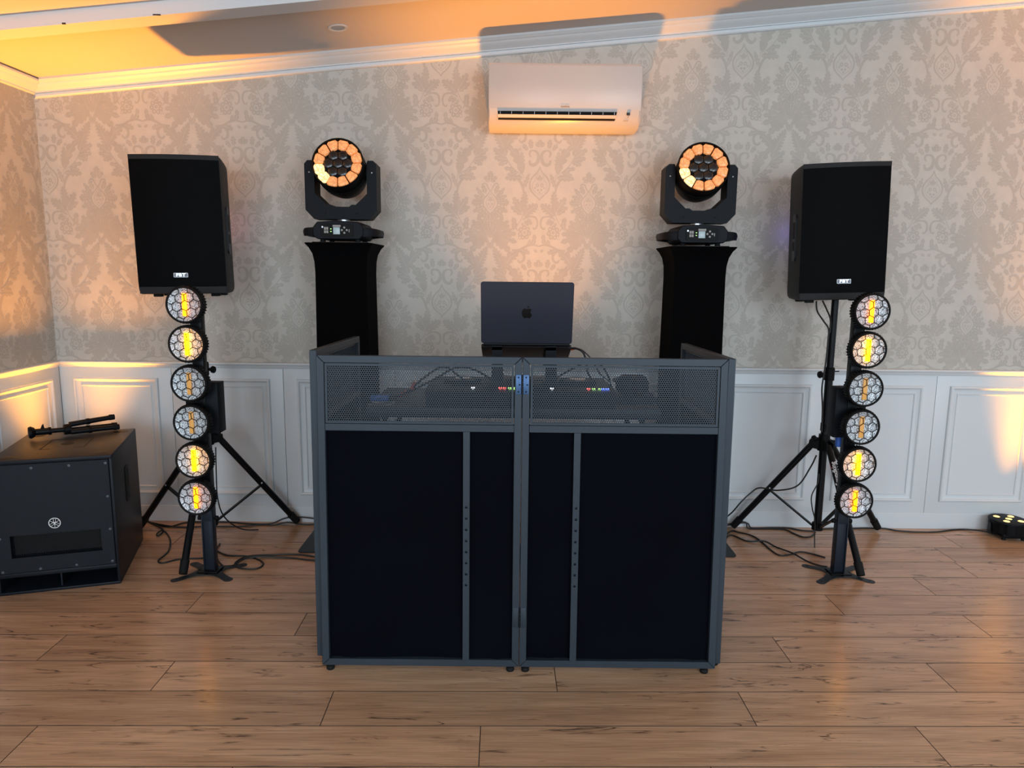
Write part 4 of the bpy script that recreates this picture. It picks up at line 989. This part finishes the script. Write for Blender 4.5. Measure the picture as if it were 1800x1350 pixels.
def make_lamp_tower(label, side):
    t = thing('lamp_column', label, 'stage light', (0, 0, 0), 0, 'columns of six round retro lamps')
    # base plate with four rounded feet, slightly domed
    bp = MB()
    tips = [(-0.118, -0.092), (0.112, -0.080), (0.118, 0.080), (-0.112, 0.088)]
    bp.box((-0.052, -0.040, 0.004), (0.052, 0.040, 0.010), 0.001)
    for x, y in tips:
        d = Vector((x, y, 0)); n = Vector((-y, x, 0)).normalized()
        pts = [(0.15, 0.045, 0.010), (0.45, 0.024, 0.010), (0.7, 0.0175, 0.006), (0.95, 0.020, 0.002), (1.0, 0.021, 0.002), (1.08, 0.020, 0.002), (1.14, 0.015, 0.002), (1.175, 0.006, 0.002)]
        vs, fs = [], []
        for s, w, z in pts: vs += [d*s+n*w+Vector((0, 0, z)), d*s-n*w+Vector((0, 0, z)), d*s+n*w+Vector((0, 0, z-0.003 if z > 0.003 else 0)), d*s-n*w+Vector((0, 0, z-0.003 if z > 0.003 else 0))]
        for k in range(len(pts)-1):
            a, b = 4*k, 4*k+4
            fs += [(a, b, b+1, a+1), (a+2, a+3, b+3, b+2), (a, a+2, b+2, b), (a+1, b+1, b+3, a+3)]
        fs += [(0, 1, 3, 2), (len(vs)-4, len(vs)-2, len(vs)-1, len(vs)-3)]
        bp.add(vs, fs)
    b = bp.build('base_plate', PLATE, t, 35)
    MB().box((-0.046, -0.035, 0.010), (0.046, 0.035, 0.0135), 0.001).build('post_flange', BLACKM, b)
    for x, y in tips: MB().cyl((x, y, 0.0019), (x, y, 0.0024), 0.004, 0.004, 10).build('bolt_hole', VOID, b)
    # post: channel, open face forward in its lower part
    lo = MB().box((-0.026, -0.012, 0.0135), (-0.021, 0.030, 0.335), 0.0008).box((0.021, -0.012, 0.0135), (0.026, 0.030, 0.335), 0.0008).box((-0.021, -0.004, 0.0135), (0.021, 0.030, 0.335), 0.0008).box((-0.021, -0.012, 0.255), (0.021, -0.0045, 0.335), 0.0008)
    lo.build('lower_post', POSTM, t)
    MB().box((-0.025, -0.008, 0.330), (0.025, 0.034, 1.262), 0.002).build('post', BLACKM, t)
    for s in (-1, 1): MB().cyl((s*0.026, 0.008, 0.265), (s*0.036, 0.008, 0.265), 0.004, 0.004, 8).lathe([(0, 0), (0.011, 0), (0.0115, 0.004), (0.011, 0.012), (0, 0.013)], (s*0.034, 0.008, 0.265), (s, 0, 0), 8).build('clamp_knob', BLACK, t)
    MB().box((-0.068 if side > 0 else -0.080, -0.004, 0.672), (0.080 if side > 0 else 0.062, 0.075, 0.905), 0.003).build('control_box', DGREY, t)
    if side < 0: MB().cyl((-0.045, 0.015, 0.672), (-0.045, 0.015, 0.625), 0.014, 0.012, 16).build('blue_power_plug', BLUEP, t)
    for i, z in enumerate(LZ):
        hd = link('lamp_head', LM[0], t); hd.location = (0.006*side*-1, -0.098, z)
        for me in (LM[1], LM[2], LM[3], LM[5], FILM['dim' if i in (2, 3) else 'up' if i in (0, 5) else 'on']): link(me.name, me, hd)
        MB().box((-0.02, -0.016, z-0.018), (0.02, -0.006, z+0.018), 0.002).build('mounting_block', BLACK, t)
    return t
TWL = make_lamp_tower('column of six round retro lamps in front of the left speaker stand', 1); TWL.location = (-1.412, 3.218, 0)
TWR = make_lamp_tower('column of six round retro lamps in front of the right speaker stand', -1); TWR.location = (1.579, 3.268, 0)

# ------------------------------------------------------------------ subwoofer
u = Vector((0.449, 0.143, 0)).normalized(); ang = math.atan2(u.y, u.x)
sub = thing('subwoofer', 'large dark grey subwoofer cabinet on the floor at the left edge', 'subwoofer', (-1.762, 3.083, 0), ang)
SW, SD, SH = 0.476, 0.565, 0.601
# cabinet shell with front recess and port slot built from boards
cabm = MB()
t_ = 0.018
cabm.box((-SW, 0, 0.583), (0, SD, SH), 0.004).box((-SW, 0, 0.0), (0, SD, 0.013), 0.003).box((-SW, 0, 0.010), (-SW+0.012, SD, 0.586), 0.003).box((-0.012, 0, 0.010), (0, SD, 0.586), 0.003).box((-SW+0.005, SD-0.016, 0.006), (-0.005, SD, 0.59), 0.003)
cabm.box((-SW+0.012, 0.001, 0.078), (-0.012, 0.018, 0.0965), 0.001)
cab = cabm.build('cabinet', SUBM, sub, 30)
MB().box((-0.241, 0.02, 0.013), (-0.235, 0.20, 0.078)).build('port_brace', SUBM, sub)
MB().box((-SW+0.012, 0.20, 0.012), (-0.012, 0.21, 0.079)).build('port_back', VOID, sub)
# front baffle with window
gx0, gx1, gz0, gz1 = -0.413, -0.063, 0.166, 0.267
fx0, fx1, fz0, fz1 = -SW+0.0135, -0.0135, 0.0975, 0.5825
bf = MB()
def ringq(x0, x1, z0, z1, X0, X1, Z0_, Z1_):
    o = [(x0, z0), (x1, z0), (x1, z1), (x0, z1)]; i = [(X0, Z0_), (X1, Z0_), (X1, Z1_), (X0, Z1_)]
    bf.rings([[(p[0], 0.014, p[1]) for p in o], [(p[0], 0.0015, p[1]) for p in o], [(p[0]+(0.002 if p[0] < -0.2 else -0.002), 0.0, p[1]+(0.002 if p[1] < 0.3 else -0.002)) for p in o], [(p[0], 0.0, p[1]) for p in i], [(p[0], 0.040, p[1]) for p in i]], False)
ringq(fx0, fx1, fz0, fz1, gx0, gx1, gz0, gz1)
bf.build('front_baffle', SUBM, sub, 30)
pm = perforated(gx1-gx0-0.004, gz1-gz0-0.004, gz0+0.002, gx0+0.002, 0.0085, 0.0036, 0.0006).build('grille', BLACKM, sub, 0, False); pm.location = (0, 0.022, 0)
MB().box((gx0, 0.045, gz0), (gx1, 0.050, gz1)).build('cavity', VOID, sub)
for x, z in ((-0.452, 0.564), (-0.309, 0.564), (-0.166, 0.565), (-0.025, 0.566), (-0.026, 0.414), (-0.026, 0.263), (-0.027, 0.112), (-0.169, 0.110), (-0.309, 0.109), (-0.451, 0.108), (-0.450, 0.259), (-0.452, 0.412)):
    MB().lathe([(0.0, 0.0014), (0.002, 0.0014), (0.003, 0.003), (0.0055, 0.0028), (0.0065, 0.0)], (x, 0.0, z), (0, -1, 0), 14).build('screw', SCREWM, sub)
# tuning-fork emblem
em = MB().lathe([(0.0, 0.003), (0.0245, 0.003), (0.0255, 0.0)], (-0.239, 0.0, 0.3125), (0, -1, 0), 36).build('emblem', BLACK, sub)
MB().lathe([(0.0205, 0.003), (0.0205, 0.0042), (0.0238, 0.0042), (0.0238, 0.003)], (-0.239, 0.0, 0.3125), (0, -1, 0), 36, True).build('ring', TXTW, em)
fk = MB()
for k in range(3):
    a = k*2*pi/3
    Mx = Matrix.Translation((-0.239, 0, 0.3125)) @ Matrix.Rotation(a, 4, 'Y')
    fk.box((-0.0009, -0.0044, -0.0185), (0.0009, -0.003, 0.001), 0, Mx)
    for s in (-1, 1): fk.box((s*0.0042-0.0008, -0.0044, 0.003), (s*0.0042+0.0008, -0.003, 0.0185), 0, Mx)
    fk.box((-0.0048, -0.0044, 0.002), (0.0048, -0.003, 0.0042), 0, Mx)
fk.build('tuning_forks', TXTW, em, 0)
# side handle
hd = MB().prism([(y, z) for y, z in rrect(0.080, 0.175, 0.022, 6)], 0.0, 0.003, 'yz', None, 0.001).build('handle', BLACK, sub, 30); hd.location = (0, 0.275, 0.395)
rc = MB().prism([(y, z) for y, z in rrect(0.052, 0.135, 0.016, 5)], 0.0031, 0.0036, 'yz').build('grip_recess', VOID, hd, 0)
MB().prism([(-0.024, -0.062), (0.024, -0.062), (0.020, -0.022), (-0.018, -0.006)], 0.0033, 0.0050, 'yz', None, 0.0008).build('grip_lip', DGREY, hd, 0)
# pole plate and stacking recesses on top
tp = MB()
rect_ring2 = [(-0.325, 0.185), (-0.150, 0.185), (-0.150, 0.385), (-0.325, 0.385)]
for a, b in (((-0.325, 0.185), (-0.285, 0.1865)), ((-0.325, 0.185), (-0.3235, 0.385)), ((-0.325, 0.3835), (-0.150, 0.385)), ((-0.1515, 0.185), (-0.150, 0.385)), ((-0.19, 0.185), (-0.150, 0.1865))):
    tp.box((a[0]-0.0008, a[1]-0.0008, SH-0.001), (b[0]+0.0008, b[1]+0.0008, SH+0.0008))
tp.build('plate_seam', VOID, sub, 0)
MB().lathe([(0.0, 0.0008), (0.022, 0.0008), (0.025, 0.0012), (0.027, 0.0)], (-0.238, 0.285, SH), (0, 0, 1), 28).build('pole_socket', VOID, sub)
for x, y in ((-0.055, 0.06), (-0.42, 0.06), (-0.055, 0.50), (-0.42, 0.50)):
    MB().lathe([(0.0, 0.0005), (0.033, 0.0005), (0.035, 0.0)], (x, y, SH), (0, 0, 1), 28).build('stacking_recess', BLACK, sub)

# folded tripod lying on the subwoofer
A = Vector((-2.285, 3.345, 0.640)); B = Vector((-2.020, 3.575, 0.632))
ft_ = thing('folded_tripod', 'small folded black tripod lying across the top of the subwoofer', 'tripod', (A.x, A.y, 0.606), math.atan2(B.y-A.y, B.x-A.x))
L = (Vector((B.x, B.y))-Vector((A.x, A.y))).length
MB().lathe([(0.0, -0.012), (0.026, -0.010), (0.030, 0.0), (0.022, 0.014), (0.012, 0.02), (0.0, 0.02)], (0.0, 0, 0.0305), (1, 0, 0), 20).build('mount_plate', BLACK, ft_)
MB().cyl((0.018, 0, 0.030), (0.075, 0, 0.028), 0.016, 0.016, 18).cyl((0.075, 0, 0.028), (0.15, 0, 0.026), 0.0115, 0.0115, 18).build('centre_column', BLACKM, ft_)
MB().cyl((0.07, 0, 0.028), (0.082, 0, 0.028), 0.019, 0.019, 18).build('locking_ring', BLACK, ft_)
MB().prism([(0.038, 0.04), (0.056, 0.04), (0.052, 0.066), (0.046, 0.060)], -0.004, 0.004).build('thumb_screw', BLACK, ft_)
MB().cyl((0.135, 0, 0.0265), (0.165, 0, 0.0265), 0.026, 0.026, 20).build('leg_hub', BLACK, ft_)
for y0, z0, y1, z1, x1 in ((0.013, 0.046, 0.02, 0.058, L), (-0.018, 0.015, -0.02, 0.013, L+0.01), (0.022, 0.016, 0.025, 0.014, L+0.01)):
    lg = MB().cyl((0.16, y0, z0), (x1, y1, z1), 0.0135, 0.0120, 14).build('leg', BLACKM, ft_)
    MB().cyl((x1-0.012, y1, z1), (x1+0.012, y1, z1), 0.0150, 0.0135, 14).build('rubber_tip', RUBBER, lg)
    MB().cyl((0.235, y0+(y1-y0)*0.4, z0+(z1-z0)*0.4), (0.25, y0+(y1-y0)*0.45, z0+(z1-z0)*0.45), 0.0155, 0.0155, 14).build('leg_clamp', BLACK, lg)

# ------------------------------------------------------------------ flat par uplights
def make_par(label):
    t = thing('par_uplight', label, 'uplight', (0, 0, 0), 0, 'flat led uplights on the floor')
    hb = [(0.093*cos(2*pi*k/48)*(1.0 if (k//2) % 3 else 0.965), 0.093*sin(2*pi*k/48)*(1.0 if (k//2) % 3 else 0.965)) for k in range(48)]
    h = MB().prism(hb, 0.030, 0.094, 'xy', None, 0.0015).build('housing', BLACK, t, 30)
    MB().lathe([(0.0, 0.001), (0.090, 0.001), (0.095, -0.001), (0.096, -0.008), (0.090, -0.012)], (0, 0, 0.098), (0, 0, 1), 48).build('top_plate', DGREY, t)
    MB().box((-0.060, -0.075, 0.012), (0.060, 0.06, 0.034), 0.004).build('lower_case', BLACK, t)
    for x in (-0.05, 0.05):
        for y in (-0.062, 0.05): MB().cyl((x, y, 0.0), (x, y, 0.014), 0.011, 0.010, 14).build('foot', RUBBER, t)
    for x, y in ((0, 0), (-0.045, 0.035), (0.035, 0.045), (-0.035, -0.045), (0.045, -0.035)):
        MB().lathe([(0.0, 0.0032), (0.012, 0.0026), (0.0165, 0.0)], (x, y, 0.0988), (0, 0, 1), 24).build('led_lens', LED_ON, t)
    for s in (-1, 1): MB().prism([(-0.018, 0.014), (0.018, 0.014), (0.010, 0.075), (-0.010, 0.075)], s*0.0975 if s < 0 else 0.0945, -0.0945 if s < 0 else 0.0975, 'yz').build('bracket', BLACKM, t, 30)
    MB().cyl((-0.060, -0.02, 0.024), (-0.090, -0.02, 0.022), 0.010, 0.008, 14).build('power_plug', BLACK, t)
    return t
PR = make_par('flat round black uplight with five lit amber lenses at right by the wall'); PR.location = (2.755, 3.805, 0); PR.rotation_euler = (0, 0, -0.1)
PM = copy_tree(PR); PM.location = (0.14, 3.33, 0); PM['label'] = 'flat round uplight hidden behind the booth, lighting the wall under the air conditioner'
PL_ = copy_tree(PR); PL_.location = (-2.35, 3.765, 0); PL_['label'] = 'flat round uplight on the floor hidden behind the subwoofer in the corner'

# ------------------------------------------------------------------ cables on the floor
def floor_cable(label, pts, r=0.0042, name='floor_cable'):
    P = []
    for i, p in enumerate(pts):
        z = p[2] if len(p) > 2 else r+0.0003
        P.append((p[0], min(p[1], 3.895), z))
    return cable(name, label, P, r)
floor_cable('black cable along the skirting behind the left tripod, nearer the wall', [(-2.047, 3.888), (-1.895, 3.801), (-1.827, 3.868), (-1.747, 3.885), (-1.588, 3.885), (-1.464, 3.864), (-1.344, 3.868), (-1.264, 3.89, 0.03), (-1.16, 3.89, 0.035), (-0.99, 3.89, 0.01)])
floor_cable('black cable along the skirting behind the left tripod, farther from the wall', [(-2.034, 3.874), (-1.92, 3.81, 0.012), (-1.823, 3.797), (-1.697, 3.813), (-1.503, 3.818), (-1.411, 3.845), (-1.32, 3.846), (-1.25, 3.87, 0.012), (-1.14, 3.86), (-0.99, 3.91)])
floor_cable('black cable curling in an S on the floor beside the subwoofer', [(-2.02, 3.862), (-1.927, 3.79), (-1.883, 3.733), (-1.877, 3.667), (-1.897, 3.694), (-1.885, 3.723, 0.012), (-1.845, 3.696), (-1.775, 3.588), (-1.722, 3.451), (-1.716, 3.339), (-1.68, 3.309), (-1.622, 3.357), (-1.523, 3.372), (-1.478, 3.401), (-1.492, 3.474), (-1.505, 3.56)])
floor_cable('black cable with an oval loop on the floor left of the booth', [(-1.544, 3.50), (-1.49, 3.471), (-1.407, 3.411), (-1.295, 3.398), (-1.199, 3.321), (-1.206, 3.253), (-1.293, 3.259), (-1.333, 3.318), (-1.292, 3.385, 0.012), (-1.165, 3.425), (-1.05, 3.428), (-0.90, 3.38)])
floor_cable('black cable from the left lamp column base toward the booth', [(-1.50, 3.50), (-1.431, 3.35), (-1.353, 3.258), (-1.330, 3.29), (-1.276, 3.372, 0.012), (-1.09, 3.387), (-0.966, 3.358), (-0.86, 3.36)])
floor_cable('black cable waving on the floor right of the booth, upper at the booth', [(1.0, 3.43), (1.21, 3.80), (1.274, 3.804), (1.332, 3.748), (1.349, 3.656), (1.358, 3.551), (1.38, 3.484), (1.444, 3.499), (1.50, 3.533), (1.55, 3.51), (1.60, 3.46)])
floor_cable('black cable on the floor right of the booth ending at the lamp column', [(1.05, 3.42), (1.196, 3.754), (1.274, 3.676), (1.359, 3.656, 0.012), (1.401, 3.595), (1.448, 3.494, 0.012), (1.49, 3.406), (1.53, 3.358), (1.56, 3.345)])
floor_cable('black cable along the skirting behind the right tripod', [(1.16, 3.88), (1.33, 3.89, 0.03), (1.366, 3.88), (1.479, 3.885), (1.573, 3.883), (1.631, 3.848), (1.70, 3.84)])
floor_cable('black cable dipping forward under the right tripod', [(1.16, 3.89), (1.323, 3.89, 0.035), (1.345, 3.87), (1.461, 3.868), (1.545, 3.858), (1.57, 3.803), (1.60, 3.747), (1.65, 3.757), (1.70, 3.82)])
floor_cable('black power cable running along the wall to the right uplight', [(1.72, 3.868), (1.844, 3.885), (1.953, 3.89), (2.02, 3.895), (2.12, 3.892), (2.17, 3.862), (2.243, 3.845), (2.281, 3.841), (2.387, 3.845), (2.496, 3.88), (2.58, 3.89), (2.64, 3.84, 0.015), (2.668, 3.795, 0.022)])
cable('speaker_cable', 'black cable drooping from the right loudspeaker and down its stand', [(1.507, 3.58, 1.290), (1.52, 3.59, 1.24), (1.56, 3.60, 1.19), (1.596, 3.62, 1.15), (1.600, 3.625, 1.09), (1.596, 3.62, 0.99), (1.580, 3.60, 0.90), (1.578, 3.60, 0.84), (1.595, 3.615, 0.74), (1.60, 3.615, 0.62)], 0.004)
cable('speaker_cable', 'short black cable curving from the right loudspeaker into its pole', [(1.540, 3.585, 1.292), (1.573, 3.60, 1.244), (1.602, 3.62, 1.197), (1.606, 3.625, 1.13)], 0.004)
cable('hanging_cable', 'black cable sagging from the right tripod hub to its left leg', [(1.576, 3.60, 0.50), (1.558, 3.62, 0.429), (1.507, 3.64, 0.326), (1.42, 3.68, 0.287), (1.352, 3.76, 0.275), (1.31, 3.775, 0.24), (1.262, 3.775, 0.19), (1.225, 3.79, 0.13), (1.19, 3.84, 0.06), (1.185, 3.88, 0.005)], 0.004)
cable('hanging_cable', 'thin black cable beside the centre pole of the right tripod', [(1.600, 3.61, 0.40), (1.595, 3.60, 0.354), (1.568, 3.60, 0.285), (1.576, 3.60, 0.217), (1.594, 3.60, 0.155), (1.60, 3.60, 0.06), (1.60, 3.59, 0.005)], 0.0032)
cable('hanging_cable', 'thin black cable hanging behind the left lamp column', [(-1.499, 3.56, 0.52), (-1.499, 3.55, 0.40), (-1.499, 3.55, 0.25), (-1.48, 3.58, 0.14), (-1.43, 3.66, 0.05), (-1.38, 3.77, 0.0045)], 0.0035)
